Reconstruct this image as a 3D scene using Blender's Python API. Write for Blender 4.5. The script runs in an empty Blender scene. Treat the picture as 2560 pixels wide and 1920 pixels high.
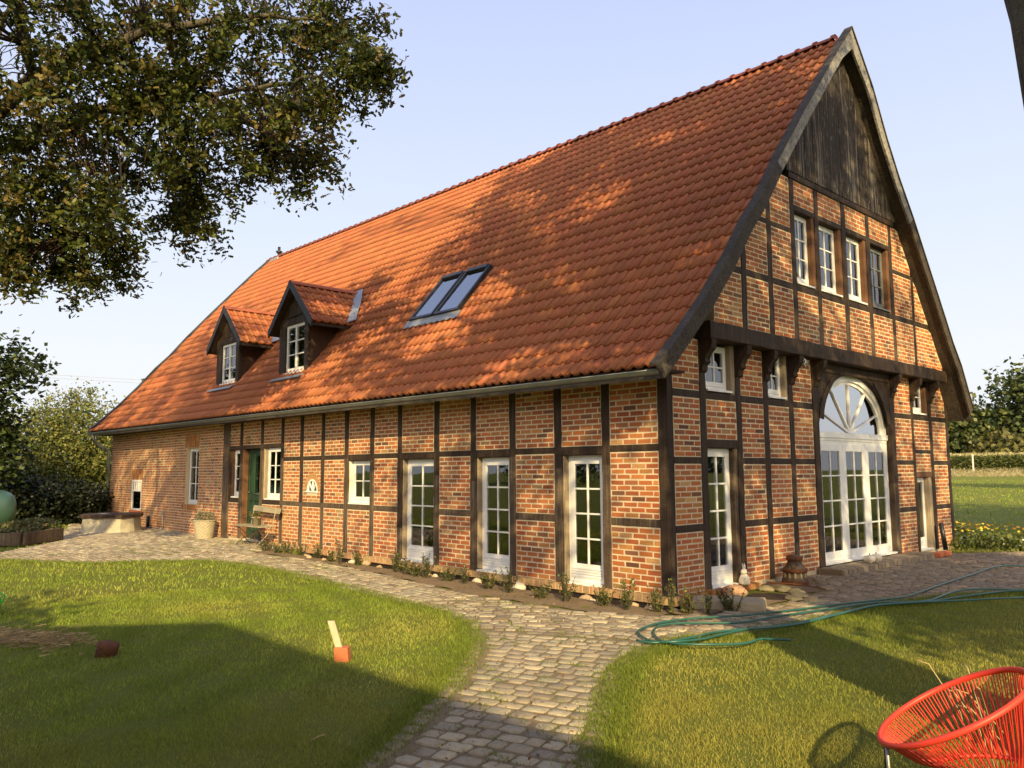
import bpy, math, random
import numpy as np
from mathutils import Matrix, Vector, noise
random.seed(7)
rng = np.random.default_rng(11)
scene = bpy.context.scene
COL = scene.collection
# ------------------------------------------------------------------ camera
CAM = np.array((6.5311, -8.8434, 1.6588))
CR = np.array(((0.67502579, 0.73777859, -0.00478999), (0.08382368, -0.07024044, 0.994002), (-0.7330169, 0.67137846, 0.10925742)))
FPX = 1991.3
cd = bpy.data.cameras.new('camera'); cam = bpy.data.objects.new('camera', cd); COL.objects.link(cam)
cd.sensor_width = 36; cd.lens = FPX / 2560 * 36; cd.clip_start = 0.05; cd.clip_end = 3000
mw = Matrix.Identity(4)
for i in range(3):
    mw[i][0], mw[i][1], mw[i][2] = CR[0][i], CR[1][i], -CR[2][i]; mw[i][3] = CAM[i]
cam.matrix_world = mw
scene.camera = cam
# ------------------------------------------------------------------ sky and sun
SUN_EL = math.radians(26); SUN = np.array((0.82 * math.cos(SUN_EL), -0.572 * math.cos(SUN_EL), math.sin(SUN_EL)))
EXPO = 0.66; SKYK = 0.79
world = bpy.data.worlds.new('World'); scene.world = world; world.use_nodes = True
nt = world.node_tree; bg = nt.nodes['Background']
sky = nt.nodes.new('ShaderNodeTexSky'); sky.sky_type = 'NISHITA'; sky.sun_disc = False
sky.sun_elevation = SUN_EL; sky.sun_rotation = math.atan2(SUN[0], SUN[1])
sky.air_density = 1.0; sky.dust_density = 2.0; sky.ozone_density = 1.0; sky.altitude = 80
tc = nt.nodes.new('ShaderNodeTexCoord'); sx = nt.nodes.new('ShaderNodeSeparateXYZ'); nt.links.new(tc.outputs['Generated'], sx.inputs[0])
rp_ = nt.nodes.new('ShaderNodeValToRGB'); nt.links.new(sx.outputs['Z'], rp_.inputs[0])
el = rp_.color_ramp.elements; el[0].position = 0.0; el[0].color = (.74, .75, .77, 1); el[1].position = 1.0; el[1].color = (.20, .32, .66, 1)
for p_, c_ in ((.12, (.76, .79, .83, 1)), (.30, (.64, .71, .84, 1)), (.52, (.50, .58, .84, 1))):
    e_ = el.new(p_); e_.color = c_
sc_ = nt.nodes.new('ShaderNodeVectorMath'); sc_.operation = 'SCALE'; sc_.inputs['Scale'].default_value = 0.10; nt.links.new(sky.outputs[0], sc_.inputs[0])
mx_ = nt.nodes.new('ShaderNodeMix'); mx_.data_type = 'RGBA'; mx_.inputs['Factor'].default_value = 0.95
nt.links.new(sc_.outputs[0], mx_.inputs['A']); nt.links.new(rp_.outputs[0], mx_.inputs['B']); 
# bright hazy aureole round the sun, behind the viewer
dt = nt.nodes.new('ShaderNodeVectorMath'); dt.operation = 'DOT_PRODUCT'; dt.inputs[1].default_value = tuple(SUN); nt.links.new(tc.outputs['Generated'], dt.inputs[0])
mxm = nt.nodes.new('ShaderNodeMath'); mxm.operation = 'MAXIMUM'; mxm.inputs[1].default_value = 0; nt.links.new(dt.outputs['Value'], mxm.inputs[0])
pw = nt.nodes.new('ShaderNodeMath'); pw.operation = 'POWER'; pw.inputs[1].default_value = 3.0; nt.links.new(mxm.outputs[0], pw.inputs[0])
hc = nt.nodes.new('ShaderNodeVectorMath'); hc.operation = 'SCALE'; hc.inputs[0].default_value = (1.75, 1.38, .92); nt.links.new(pw.outputs[0], hc.inputs['Scale'])
ad = nt.nodes.new('ShaderNodeVectorMath'); ad.operation = 'ADD'; nt.links.new(mx_.outputs['Result'], ad.inputs[0]); nt.links.new(hc.outputs[0], ad.inputs[1])
nt.links.new(ad.outputs[0], bg.inputs[0]); bg.inputs[1].default_value = SKYK
sl = bpy.data.lights.new('sun', 'SUN'); so = bpy.data.objects.new('sun', sl); COL.objects.link(so)
sl.energy = 5.0; sl.angle = math.radians(0.55); sl.color = (1.0, 0.78, 0.39)
so.rotation_euler = Vector(SUN).to_track_quat('Z', 'Y').to_euler(); so.location = (20, -20, 25)
scene.view_settings.view_transform = 'Standard'; scene.view_settings.look = 'None'
scene.view_settings.exposure = EXPO; scene.view_settings.gamma = 1.0
scene.cycles.max_bounces = 6; scene.cycles.transparent_max_bounces = 12

# ------------------------------------------------------------------ materials
def mat(name, base=(0.5, 0.5, 0.5), rough=0.8, attr=False, n1=None, bump=None, streak=None, spec=0.3, metal=0.0, transl=0.0, coat=0.0, hue2=None):
    """n1=(scale, amount, colour2) large noise blend; bump=(scale, strength); streak=(axis scale xyz, amount, colour)"""
    m = bpy.data.materials.new(name); m.use_nodes = True
    t = m.node_tree; N = t.nodes; Lk = t.links
    p = N['Principled BSDF']; p.inputs['Roughness'].default_value = rough
    p.inputs['Metallic'].default_value = metal
    p.inputs['Specular IOR Level'].default_value = spec
    geo = N.new('ShaderNodeTexCoord')
    if attr:
        a = N.new('ShaderNodeAttribute'); a.attribute_name = 'Col'; col = a.outputs['Color']
    else:
        c = N.new('ShaderNodeRGB'); c.outputs[0].default_value = (*base, 1); col = c.outputs[0]
    def ntex(scale, detail=5, vec=None, rough_=0.6):
        n = N.new('ShaderNodeTexNoise'); n.inputs['Scale'].default_value = scale; n.inputs['Detail'].default_value = detail
        n.inputs['Roughness'].default_value = rough_
        Lk.new(vec if vec is not None else geo.outputs['Object'], n.inputs['Vector']); return n.outputs['Fac']
    def mixc(fac, a_, b_, mode='MIX'):
        mx = N.new('ShaderNodeMix'); mx.data_type = 'RGBA'; mx.blend_type = mode
        if isinstance(fac, float): mx.inputs['Factor'].default_value = fac
        else: Lk.new(fac, mx.inputs['Factor'])
        for s, v in ((mx.inputs['A'], a_), (mx.inputs['B'], b_)):
            if isinstance(v, tuple): s.default_value = (*v, 1)
            else: Lk.new(v, s)
        return mx.outputs['Result']
    def rampf(fac, lo, hi, amount=1.0):
        r = N.new('ShaderNodeMapRange'); r.inputs['From Min'].default_value = lo; r.inputs['From Max'].default_value = hi
        r.inputs['To Max'].default_value = amount; r.clamp = True; Lk.new(fac, r.inputs['Value']); return r.outputs['Result']
    if n1:
        for (sc, am, c2) in (n1 if isinstance(n1, list) else [n1]):
            col = mixc(rampf(ntex(sc), 0.42, 0.68, am), col, c2)
    if streak:
        for (scl, am, c2, lo, hi) in (streak if isinstance(streak, list) else [streak]):
            mp = N.new('ShaderNodeMapping'); mp.inputs['Scale'].default_value = scl
            Lk.new(geo.outputs['Object'], mp.inputs['Vector'])
            col = mixc(rampf(ntex(1.0, 6, mp.outputs['Vector'], 0.65), lo, hi, am), col, c2)
    Lk.new(col, p.inputs['Base Color'])
    if bump:
        for bs, bst in ([bump] if not isinstance(bump, list) else bump[:1]):
            b = N.new('ShaderNodeBump'); b.inputs['Strength'].default_value = bst; b.inputs['Distance'].default_value = 0.02
            Lk.new(ntex(bs, 6), b.inputs['Height']); Lk.new(b.outputs[0], p.inputs['Normal'])
    if transl:
        out = N['Material Output']; tr = N.new('ShaderNodeBsdfTranslucent'); ms = N.new('ShaderNodeMixShader')
        ms.inputs[0].default_value = transl; Lk.new(col, tr.inputs['Color'])
        Lk.new(p.outputs[0], ms.inputs[1]); Lk.new(tr.outputs[0], ms.inputs[2]); Lk.new(ms.outputs[0], out.inputs['Surface'])
    if coat: p.inputs['Coat Weight'].default_value = coat
    return m

def glass(name, ior, tint):
    m = bpy.data.materials.new(name); m.use_nodes = True; t = m.node_tree; N = t.nodes; Lk = t.links
    N.remove(N['Principled BSDF']); out = N['Material Output']
    tr = N.new('ShaderNodeBsdfTransparent'); tr.inputs[0].default_value = (*tint, 1)
    gl = N.new('ShaderNodeBsdfGlossy'); gl.inputs['Roughness'].default_value = 0.015; gl.inputs[0].default_value = (0.95, 0.97, 1, 1)
    if ior > 5.5:
        fr = N.new('ShaderNodeValue'); fr.outputs[0].default_value = .58
    else:
        fr = N.new('ShaderNodeFresnel'); fr.inputs[0].default_value = ior
    nz = N.new('ShaderNodeTexNoise'); nz.inputs['Scale'].default_value = 1.3; nz.inputs['Detail'].default_value = 1
    bp = N.new('ShaderNodeBump'); bp.inputs['Strength'].default_value = 0.06; bp.inputs['Distance'].default_value = 0.05
    Lk.new(nz.outputs['Fac'], bp.inputs['Height']); Lk.new(bp.outputs[0], gl.inputs['Normal'])
    mx = N.new('ShaderNodeMixShader'); Lk.new(fr.outputs[0], mx.inputs[0]); Lk.new(tr.outputs[0], mx.inputs[1]); Lk.new(gl.outputs[0], mx.inputs[2])
    Lk.new(mx.outputs[0], out.inputs['Surface']); return m

M = {}
M['brick'] = mat('brick', attr=True, rough=0.85, n1=[(38.0, 0.35, (0.16, 0.06, 0.035)), (1.1, 0.18, (0.42, 0.26, 0.13))], bump=(60, 0.5))
M['mortar'] = mat('mortar', (0.68, 0.56, 0.38), 0.95, n1=[(9, 0.5, (0.56, 0.46, 0.33)), (0.9, 0.25, (0.44, 0.36, 0.26))], bump=(90, 0.5))
M['timber'] = mat('timber', (0.034, 0.021, 0.014), 0.75, n1=(3, 0.5, (0.058, 0.035, 0.022)), streak=[((14, 14, 0.9), 0.6, (0.11, 0.07, 0.042), 0.5, 0.72)], bump=(24, 0.8))
M['timber_worn'] = mat('timber_worn', (0.075, 0.05, 0.033), 0.85, n1=(3, 0.5, (0.14, 0.10, 0.065)), streak=[((22, 22, 1.1), 0.7, (0.21, 0.16, 0.11), 0.48, 0.66), ((30, 30, 1.6), 0.7, (0.035, 0.024, 0.017), 0.55, 0.68)], bump=(24, 0.9))
M['timber_reveal'] = mat('timber_reveal', (0.36, 0.29, 0.20), 0.85, n1=(5, 0.5, (0.24, 0.17, 0.11)), streak=[((26, 26, 1.4), 0.75, (0.13, 0.09, 0.06), 0.55, 0.68)], bump=(30, 0.8))
M['timber_brown'] = mat('timber_brown', (0.16, 0.075, 0.035), 0.75, n1=(4, 0.5, (0.1, 0.05, 0.028)), streak=[((20, 20, 1.2), 0.5, (0.24, 0.12, 0.06), 0.5, 0.7)], bump=(24, 0.5))
M['boards'] = mat('boards', (0.045, 0.034, 0.027), 0.9, streak=[((9, 9, 0.35), 0.6, (0.24, 0.215, 0.19), 0.54, 0.62), ((45, 45, 1.0), 0.75, (0.028, 0.021, 0.017), 0.5, 0.6), ((25, 25, 3.5), 0.7, (0.36, 0.33, 0.30), 0.60, 0.66)], bump=(30, 1.0))
M['barge'] = mat('barge', (0.30, 0.285, 0.26), 0.85, n1=[(2.2, 0.35, (0.085, 0.07, 0.055)), (14, 0.6, (0.045, 0.036, 0.03))], streak=[((0.5, 0.5, 0.28), 0.0, (0.05, 0.04, 0.03), 0.4, 0.6)], bump=(30, 0.7))
M['barge_dark'] = mat('barge_dark', (0.04, 0.03, 0.024), 0.8, n1=[(5, 0.5, (0.09, 0.075, 0.055)), (26, 0.4, (0.14, 0.12, 0.09))], bump=(25, 0.7))
M['black_paint'] = mat('black_paint', (0.022, 0.021, 0.024), 0.55, n1=(6, 0.4, (0.05, 0.045, 0.045)), bump=(20, 0.3))
M['cheek'] = mat('cheek', (0.06, 0.028, 0.016), 0.7, n1=(2, 0.5, (0.10, 0.045, 0.022)), streak=[((18, 18, 1), 0.5, (0.03, 0.016, 0.01), 0.5, 0.7)], bump=(14, 0.4))
M['tile'] = mat('roof_tile', attr=True, rough=0.62, n1=[(0.55, 0.3, (0.27, 0.065, 0.025)), (3.5, 0.25, (0.30, 0.10, 0.04)), (16, 0.2, (0.15, 0.055, 0.03))], streak=[((34, 34, 34), .55, (.50, .44, .34), .69, .73), ((1.6, .8, .8), .28, (.20, .07, .035), .5, .7)], bump=(70, 0.25), spec=0.35)
M['ridge'] = mat('ridge_tile', (0.36, 0.10, 0.055), 0.65, n1=(8, 0.4, (0.22, 0.08, 0.055)), bump=(40, 0.3))
M['white'] = mat('white_paint', (0.80, 0.79, 0.76), 0.38, n1=(7, 0.16, (0.66, 0.63, 0.57)), bump=(30, 0.08), spec=0.5)
M['grey_paint'] = mat('grey_paint', (0.16, 0.16, 0.16), 0.5, n1=(7, 0.3, (0.1, 0.1, 0.1)))
M['green_door'] = mat('green_paint', (0.018, 0.05, 0.026), 0.4, n1=(5, 0.4, (0.012, 0.03, 0.018)), bump=(20, 0.1), spec=0.5)
M['glass'] = glass('window_glass', 2.2, (0.75, 0.78, 0.78))
M['glass_arch'] = glass('arch_glass', 6.5, (0.55, 0.57, 0.6))
M['glass_sky'] = glass('skylight_glass', 5.4, (0.3, 0.33, 0.36))
M['curtain'] = mat('curtain', (0.9, 0.80, 0.60), 0.9, streak=[((30, 30, 0.3), 0.5, (0.34, 0.27, 0.17), 0.42, 0.62)], transl=0.25)
M['room'] = mat('room_plaster', (0.22, 0.17, 0.12), 0.9, n1=(1.2, 0.6, (0.1, 0.07, 0.05)))
M['zinc'] = mat('zinc', (0.26, 0.27, 0.25), 0.42, n1=[(3, 0.5, (0.17, 0.17, 0.15)), (22, 0.3, (0.36, 0.36, 0.34))], metal=0.65, bump=(20, 0.08))
M['lead'] = mat('lead', (0.30, 0.32, 0.34), 0.5, n1=(6, 0.5, (0.2, 0.21, 0.22)), metal=0.35, bump=(14, 0.3))
M['dark_metal'] = mat('dark_metal', (0.045, 0.045, 0.05), 0.4, n1=(8, 0.3, (0.08, 0.08, 0.08)), metal=0.6)
M['rust'] = mat('rust', (0.12, 0.045, 0.022), 0.85, n1=[(12, 0.6, (0.06, 0.025, 0.015)), (40, 0.4, (0.2, 0.09, 0.04))], bump=(50, 0.6))
M['membrane'] = mat('membrane', (0.022, 0.015, 0.013), 0.6, n1=(5, 0.6, (0.05, 0.035, 0.028)), bump=(9, 0.6))
M['soil'] = mat('soil', (0.22, 0.155, 0.095), 0.97, n1=[(3, 0.6, (0.14, 0.095, 0.055)), (40, 0.5, (0.28, 0.21, 0.13)), (160, 0.4, (0.10, 0.07, 0.045))], bump=(70, 1.0))
M['stone'] = mat('cobble', attr=True, rough=0.82, n1=[(30, 0.35, (0.12, 0.10, 0.08)), (7, 0.3, (0.30, 0.25, 0.18)), (90, 0.3, (0.33, 0.3, 0.25))], bump=(60, 0.6), spec=0.35)
M['rock'] = mat('fieldstone', attr=True, rough=0.85, n1=[(12, 0.4, (0.35, 0.26, 0.18)), (50, 0.3, (0.2, 0.16, 0.12))], bump=(30, 0.7))
M['lawn'] = mat('lawn', (0.15, 0.18, 0.03), 0.95, n1=[(0.35, 0.6, (0.21, 0.20, 0.045)), (2.2, 0.5, (0.12, 0.16, 0.025)), (30, 0.6, (0.24, 0.22, 0.06)), (140, 0.7, (0.07, 0.085, 0.02))], bump=(120, 1.0), spec=0.1)
M['blade'] = mat('grass_blade', attr=True, rough=0.6, transl=0.35, spec=0.2)
M['leaf'] = mat('leaf', attr=True, rough=0.5, transl=0.30, spec=0.35)
M['bark'] = mat('bark', (0.085, 0.07, 0.052), 0.95, n1=(4, 0.6, (0.13, 0.125, 0.085)), streak=[((16, 16, 2.2), 0.85, (0.025, 0.02, 0.016), 0.47, 0.6)], bump=(22, 1.0))
M['hose'] = mat('hose_green', (0.014, 0.085, 0.062), 0.38, n1=(3, 0.4, (0.04, 0.13, 0.12)), spec=0.6)
M['red'] = mat('red_plastic', (0.66, 0.05, 0.028), 0.5, n1=(9, 0.2, (0.5, 0.045, 0.03)), spec=0.5)
M['wood_grey'] = mat('grey_wood', (0.34, 0.29, 0.19), 0.85, streak=[((3, 30, 30), 0.6, (0.2, 0.165, 0.11), 0.45, 0.65)], bump=(30, 0.4))
M['wood_raw'] = mat('raw_wood', (0.55, 0.44, 0.30), 0.8, streak=[((24, 24, 2), 0.5, (0.38, 0.29, 0.19), 0.45, 0.65)], bump=(30, 0.4))
M['wicker'] = mat('wicker', (0.42, 0.37, 0.26), 0.9, n1=(25, 0.6, (0.24, 0.2, 0.13)), bump=(40, 0.8))
M['concrete'] = mat('concrete', (0.40, 0.36, 0.27), 0.9, n1=[(3, 0.6, (0.26, 0.22, 0.15)), (14, 0.4, (0.5, 0.46, 0.38))], bump=(18, 0.8))
M['plaster_white'] = mat('white_plaster', (0.72, 0.66, 0.55), 0.8, n1=(10, 0.4, (0.5, 0.44, 0.34)), bump=(20, 0.4))
M['terracotta'] = mat('terracotta', (0.50, 0.15, 0.065), 0.8, n1=(14, 0.3, (0.35, 0.1, 0.05)), bump=(40, 0.3))
M['tank'] = mat('tank_paint', (0.035, 0.08, 0.06), 0.3, n1=(2, 0.5, (0.02, 0.04, 0.03)), spec=0.6)
M['pool'] = mat('pool_liner', (0.20, 0.19, 0.15), 0.5, n1=(2, 0.4, (0.28, 0.27, 0.22)))
M['plastic_green'] = mat('green_plastic', (0.02, 0.30, 0.05), 0.35, spec=0.5)
M['hay'] = mat('dry_grass', attr=True, rough=0.9, transl=0.2)
M['gold'] = mat('brass', (0.5, 0.36, 0.12), 0.4, metal=0.7)
M['wire'] = mat('wire', (0.35, 0.36, 0.38), 0.6)

# ------------------------------------------------------------------ mesh helpers
class MB:
    def __init__(s): s.v = []; s.f = []; s.m = []; s.c = []; s.sm = []
    def add(s, vs, fs, mi=0, col=(1, 1, 1), smooth=False):
        o = len(s.v); s.v.extend([tuple(map(float, p)) for p in vs])
        for f in fs:
            s.f.append(tuple(i + o for i in f)); s.m.append(mi); s.c.append(col); s.sm.append(smooth)
        return o
    def hexa(s, P, mi=0, col=(1, 1, 1)):      # P: 8 corners, bottom 4 then top 4
        s.add(P, [(3, 2, 1, 0), (4, 5, 6, 7), (0, 1, 5, 4), (1, 2, 6, 5), (2, 3, 7, 6), (3, 0, 4, 7)], mi, col)
    def box(s, x0, x1, y0, y1, z0, z1, mi=0, col=(1, 1, 1)):
        s.hexa([(x0, y0, z0), (x1, y0, z0), (x1, y1, z0), (x0, y1, z0), (x0, y0, z1), (x1, y0, z1), (x1, y1, z1), (x0, y1, z1)], mi, col)
    def tube(s, pts, r, n=8, mi=0, col=(1, 1, 1), cap=True, smooth=True):
        pts = [Vector(p) for p in pts]; R = r if hasattr(r, '__len__') else [r] * len(pts)
        rings = []; up = Vector((0, 0, 1)); prev = None
        for i, p in enumerate(pts):
            d = (pts[min(i + 1, len(pts) - 1)] - pts[max(i - 1, 0)]).normalized()
            a = prev if prev is not None else (up if abs(d.z) < 0.9 else Vector((1, 0, 0)))
            a = (a - d * a.dot(d))
            if a.length < 1e-4: a = d.orthogonal()
            a.normalize(); prev = a; b = d.cross(a)
            rings.append([p + (a * math.cos(2 * math.pi * k / n) + b * math.sin(2 * math.pi * k / n)) * R[i] for k in range(n)])
        vs = [q for r_ in rings for q in r_]; fs = []
        for i in range(len(rings) - 1):
            for k in range(n):
                fs.append((i * n + k, i * n + (k + 1) % n, (i + 1) * n + (k + 1) % n, (i + 1) * n + k))
        if cap: fs.append(tuple(range(n - 1, -1, -1))); fs.append(tuple((len(rings) - 1) * n + k for k in range(n)))
        s.add(vs, fs, mi, col, smooth)
    def lathe(s, c, prof, n=20, mi=0, col=(1, 1, 1), smooth=True, sx=1, sy=1):
        vs = []; fs = []
        for r, z in prof:
            for k in range(n):
                a = 2 * math.pi * k / n; vs.append((c[0] + r * sx * math.cos(a), c[1] + r * sy * math.sin(a), c[2] + z))
        for i in range(len(prof) - 1):
            for k in range(n): fs.append((i * n + k, i * n + (k + 1) % n, (i + 1) * n + (k + 1) % n, (i + 1) * n + k))
        fs.append(tuple(range(n - 1, -1, -1))); fs.append(tuple((len(prof) - 1) * n + k for k in range(n)))
        s.add(vs, fs, mi, col, smooth)

ORG = {}
def finish(o, parent, org):
    if parent is not None:
        o.parent = parent; p = np.array(ORG[parent.name]); o.location = tuple(np.array(org) - p)
    else: o.location = tuple(org)
    ORG[o.name] = tuple(org)
def empty(name, loc):
    o = bpy.data.objects.new(name, None); COL.objects.link(o); o.empty_display_size = 0.2; finish(o, None, loc); return o
def build(name, mb, mats, parent=None, org=None, bevel=0):
    if org is None: org = ORG[parent.name] if parent is not None else (0, 0, 0)
    me = bpy.data.meshes.new(name)
    v = np.array(mb.v, dtype=float).reshape(-1, 3) - np.array(org)
    me.from_pydata(v.tolist(), [], mb.f)
    for m in (mats if isinstance(mats, (list, tuple)) else [mats]): me.materials.append(M[m] if isinstance(m, str) else m)
    me.polygons.foreach_set('material_index', mb.m)
    me.polygons.foreach_set('use_smooth', mb.sm)
    tot = np.array([len(f) for f in mb.f]); c = np.ones((len(mb.f), 4)); c[:, :3] = np.array(mb.c)
    a = me.color_attributes.new('Col', 'FLOAT_COLOR', 'CORNER')
    a.data.foreach_set('color', np.repeat(c, tot, axis=0).ravel())
    me.update()
    o = bpy.data.objects.new(name, me); COL.objects.link(o); finish(o, parent, org)
    if bevel:
        b = o.modifiers.new('bevel', 'BEVEL'); b.width = bevel; b.segments = 2; b.limit_method = 'ANGLE'
    return o
def npmesh(name, V, nper, F, C, m, parent=None, org=None, smooth=False):
    """V (k*nper,3); F faces of one element (list of quads) ; C (k,3)"""
    if org is None: org = ORG[parent.name] if parent is not None else (0, 0, 0)
    k = len(V) // nper; F = np.array(F); nf, nv = F.shape
    idx = (np.arange(k)[:, None, None] * nper + F[None]).ravel()
    me = bpy.data.meshes.new(name); me.vertices.add(len(V)); me.vertices.foreach_set('co', (V - np.array(org)).ravel().astype(np.float32))
    me.loops.add(len(idx)); me.loops.foreach_set('vertex_index', idx.astype(np.int32))
    me.polygons.add(k * nf); me.polygons.foreach_set('loop_start', (np.arange(k * nf) * nv).astype(np.int32))
    me.polygons.foreach_set('loop_total', np.full(k * nf, nv, dtype=np.int32))
    me.materials.append(M[m]); me.update(calc_edges=True)
    if smooth: me.polygons.foreach_set('use_smooth', np.ones(k * nf, dtype=bool))
    a = me.color_attributes.new('Col', 'FLOAT_COLOR', 'POINT')
    cc = np.ones((k, 4)); cc[:, :3] = C; a.data.foreach_set('color', np.repeat(cc, nper, axis=0).ravel().astype(np.float32))
    o = bpy.data.objects.new(name, me); COL.objects.link(o); finish(o, parent, org); return o
def tag(o, label=None, cat=None, group=None, kind=None):
    if label: o['label'] = label
    if cat: o['category'] = cat
    if group: o['group'] = group
    if kind: o['kind'] = kind
    return o
def lerp(a, b, t): return a + (b - a) * t
def inpoly(x, y, poly):
    x = np.asarray(x); y = np.asarray(y); r = np.zeros(x.shape, bool); n = len(poly)
    for i in range(n):
        x0, y0 = poly[i]; x1, y1 = poly[(i + 1) % n]
        if y0 == y1: continue
        c = ((y0 > y) != (y1 > y)) & (x < (x1 - x0) * (y - y0) / (y1 - y0) + x0); r ^= c
    return r
def inframe(P, mx=60, my=60):
    q = (np.asarray(P) - CAM) @ CR.T; z = np.where(q[:, 2] > 0.05, q[:, 2], 1e-6)
    u = 1280 + FPX * q[:, 0] / z; v = 960 - FPX * q[:, 1] / z
    return (q[:, 2] > 0.05) & (u > -mx) & (u < 2560 + mx) & (v > -my) & (v < 1920 + my)

# ------------------------------------------------------------------ the farmhouse
house = empty('farmhouse', (0, 0, 0))
tag(house, 'long half-timbered brick farmhouse with steep red pantile roof and white windows', 'farmhouse')
YS = [-.81, -.34, .29, .88, 1.41, 1.85, 2.39, 3.19, 3.99, 4.74, 5.28]; ZS = [2.93, 3.34, 3.95, 4.6, 5.28, 5.75, 6.45, 7.40, 8.32, 9.17, 9.74]
YR = [5.28, 6.02, 6.55, 7.03, 7.63, 8.34, 9.08, 9.4, 9.81, 10.38]; ZR = [9.74, 8.87, 8.0, 7.34, 6.64, 5.7, 4.72, 4.28, 3.83, 2.93]
def sag(x): return 1 + 0.0022 * (0.5 - x)
def prof(y): return float(np.interp(y, YS + YR[1:], ZS + ZR[1:]))
def roofz(x, y): return prof(y) * sag(x)
def ymin_at(z):   # left slope: y where the profile reaches z
    return float(np.interp(z, ZS, YS))
def mL(u, w, d): return (u, d, w)
def mG(u, w, d): return (-d, u, w)
def mU(u, w, d): return (0.2 - d, u, w)
BR = [(.42, .125, .042), (.37, .098, .036), (.44, .155, .052), (.32, .082, .034), (.43, .19, .07), (.31, .11, .05), (.42, .13, .045), (.36, .105, .038)]
BD = [(.13, .055, .04), (.18, .075, .045), (.28, .17, .09), (.46, .25, .12), (.24, .095, .055)]
def brickcol(pd=0.14, warm=0.0):
    c = random.choice(BD) if random.random() < pd else random.choice(BR)
    k = random.uniform(.82, 1.15); c = [x * k * 1.10 for x in c]
    return (c[0] * (1 + .05 * warm), c[1] * (1 + .45 * warm), c[2] * .86 * (1 + .45 * warm))
def box_map(mb, f, u0, u1, w0, w1, d0, d1, mi=0, col=(1, 1, 1)):
    mb.hexa([f(u0, w0, d0), f(u1, w0, d0), f(u1, w0, d1), f(u0, w0, d1), f(u0, w1, d0), f(u1, w1, d0), f(u1, w1, d1), f(u0, w1, d1)], mi, col)
def panel(f, u0, u1, w0, w1, topf=None, d=0.0, L=0.25, H=0.077, headers=False, holes=(), parent=None, name='brick_panel', warm=0.0, depth=0.2, rag=0.004):
    parent = parent or house; warm = warm + random.uniform(-.15, .25); tone = random.uniform(.88, 1.08)
    mb = MB()
    # mortar body
    n = 10 if topf else 1
    us = [u0 + (u1 - u0) * i / n for i in range(n + 1)]
    for a, b in zip(us[:-1], us[1:]):
        ta, tb = (min(w1, topf(a)), min(w1, topf(b))) if topf else (w1, w1)
        if max(ta, tb) <= w0 + .01: continue
        ta, tb = max(ta, w0 + .002), max(tb, w0 + .002)
        rects = [(a, b, w0, None)]
        if holes:
            # vertical decomposition around rectangular holes
            rects = []
        if not holes:
            mb.hexa([f(a, w0, d + .0035), f(b, w0, d + .0035), f(b, w0, d + depth), f(a, w0, d + depth), f(a, ta, d + .0035), f(b, tb, d + .0035), f(b, tb, d + depth), f(a, ta, d + depth)], 1)
    if holes:
        xs = sorted({u0, u1, *[h[0] for h in holes], *[h[1] for h in holes]})
        for a, b in zip(xs[:-1], xs[1:]):
            mids = sorted([(h[2], h[3]) for h in holes if h[0] < (a + b) / 2 < h[1]])
            z = w0
            for ha, hb in mids:
                if ha > z: box_map(mb, f, a, b, z, ha, d + .0035, d + depth, 1)
                z = hb
            if z < w1: box_map(mb, f, a, b, z, w1, d + .0035, d + depth, 1)
    nr = max(1, int(round((w1 - w0 - .01) / H))); rh = (w1 - w0 - .012) / nr
    for r in range(nr):
        z0 = w0 + .010 + r * rh; z1 = z0 + rh - .017
        hd = headers and r % 2 == 0
        l = L / 2 if hd else L
        off = (random.uniform(.25, .75) * L if not headers else (0 if hd else L * .25)) if r % 2 else 0
        if not headers: off = (r % 2) * L * .5 + random.uniform(-.02, .02)
        x = u0 + .010 - off
        sk = random.uniform(-.003, .003)
        while x < u1 - .01:
            a = max(x, u0 + .011); b = min(x + l - .022 + random.uniform(-.004, .004) * (0 if headers else 1), u1 - .011)
            x += l
            if b - a < .025: continue
            cx, cz = (a + b) / 2, (z0 + z1) / 2
            if topf and z1 > topf(cx) - .005: continue
            if any(h[0] - .01 < b and a < h[1] + .01 and h[2] - .01 < z1 and z0 < h[3] + .01 for h in holes):
                # keep the part outside
                ok = False
                for h in holes:
                    if z0 < h[3] + .01 and z1 > h[2] - .01:
                        if a < h[0] - .03 and b > h[0] - .01: b = h[0] - .008; ok = True
                        elif b > h[1] + .03 and a < h[1] + .01: a = h[1] + .008; ok = True
                if not ok: continue
            j = lambda: random.uniform(-rag, rag)
            p = [(a + j(), z0 + j() * .6 + sk), (b + j(), z0 + j() * .6 + sk), (b + j(), z1 + j() * .6 + sk), (a + j(), z1 + j() * .6 + sk)]
            e = d + random.uniform(-.0015, .001); bk = d + .008; ins = .003
            pin = [(p[0][0] + ins, p[0][1] + ins), (p[1][0] - ins, p[1][1] + ins), (p[2][0] - ins, p[2][1] - ins), (p[3][0] + ins, p[3][1] - ins)]
            vs = [f(q[0], q[1], bk) for q in p] + [f(q[0], q[1], e) for q in pin]
            mb.add(vs, [(4, 5, 6, 7), (0, 1, 5, 4), (1, 2, 6, 5), (2, 3, 7, 6), (3, 0, 4, 7)], 0, tuple(tone * q_ for q_ in brickcol(.11 if not headers else .10, warm)))
    if mb.f: return build(name, mb, ['brick', 'mortar'], parent)
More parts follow.
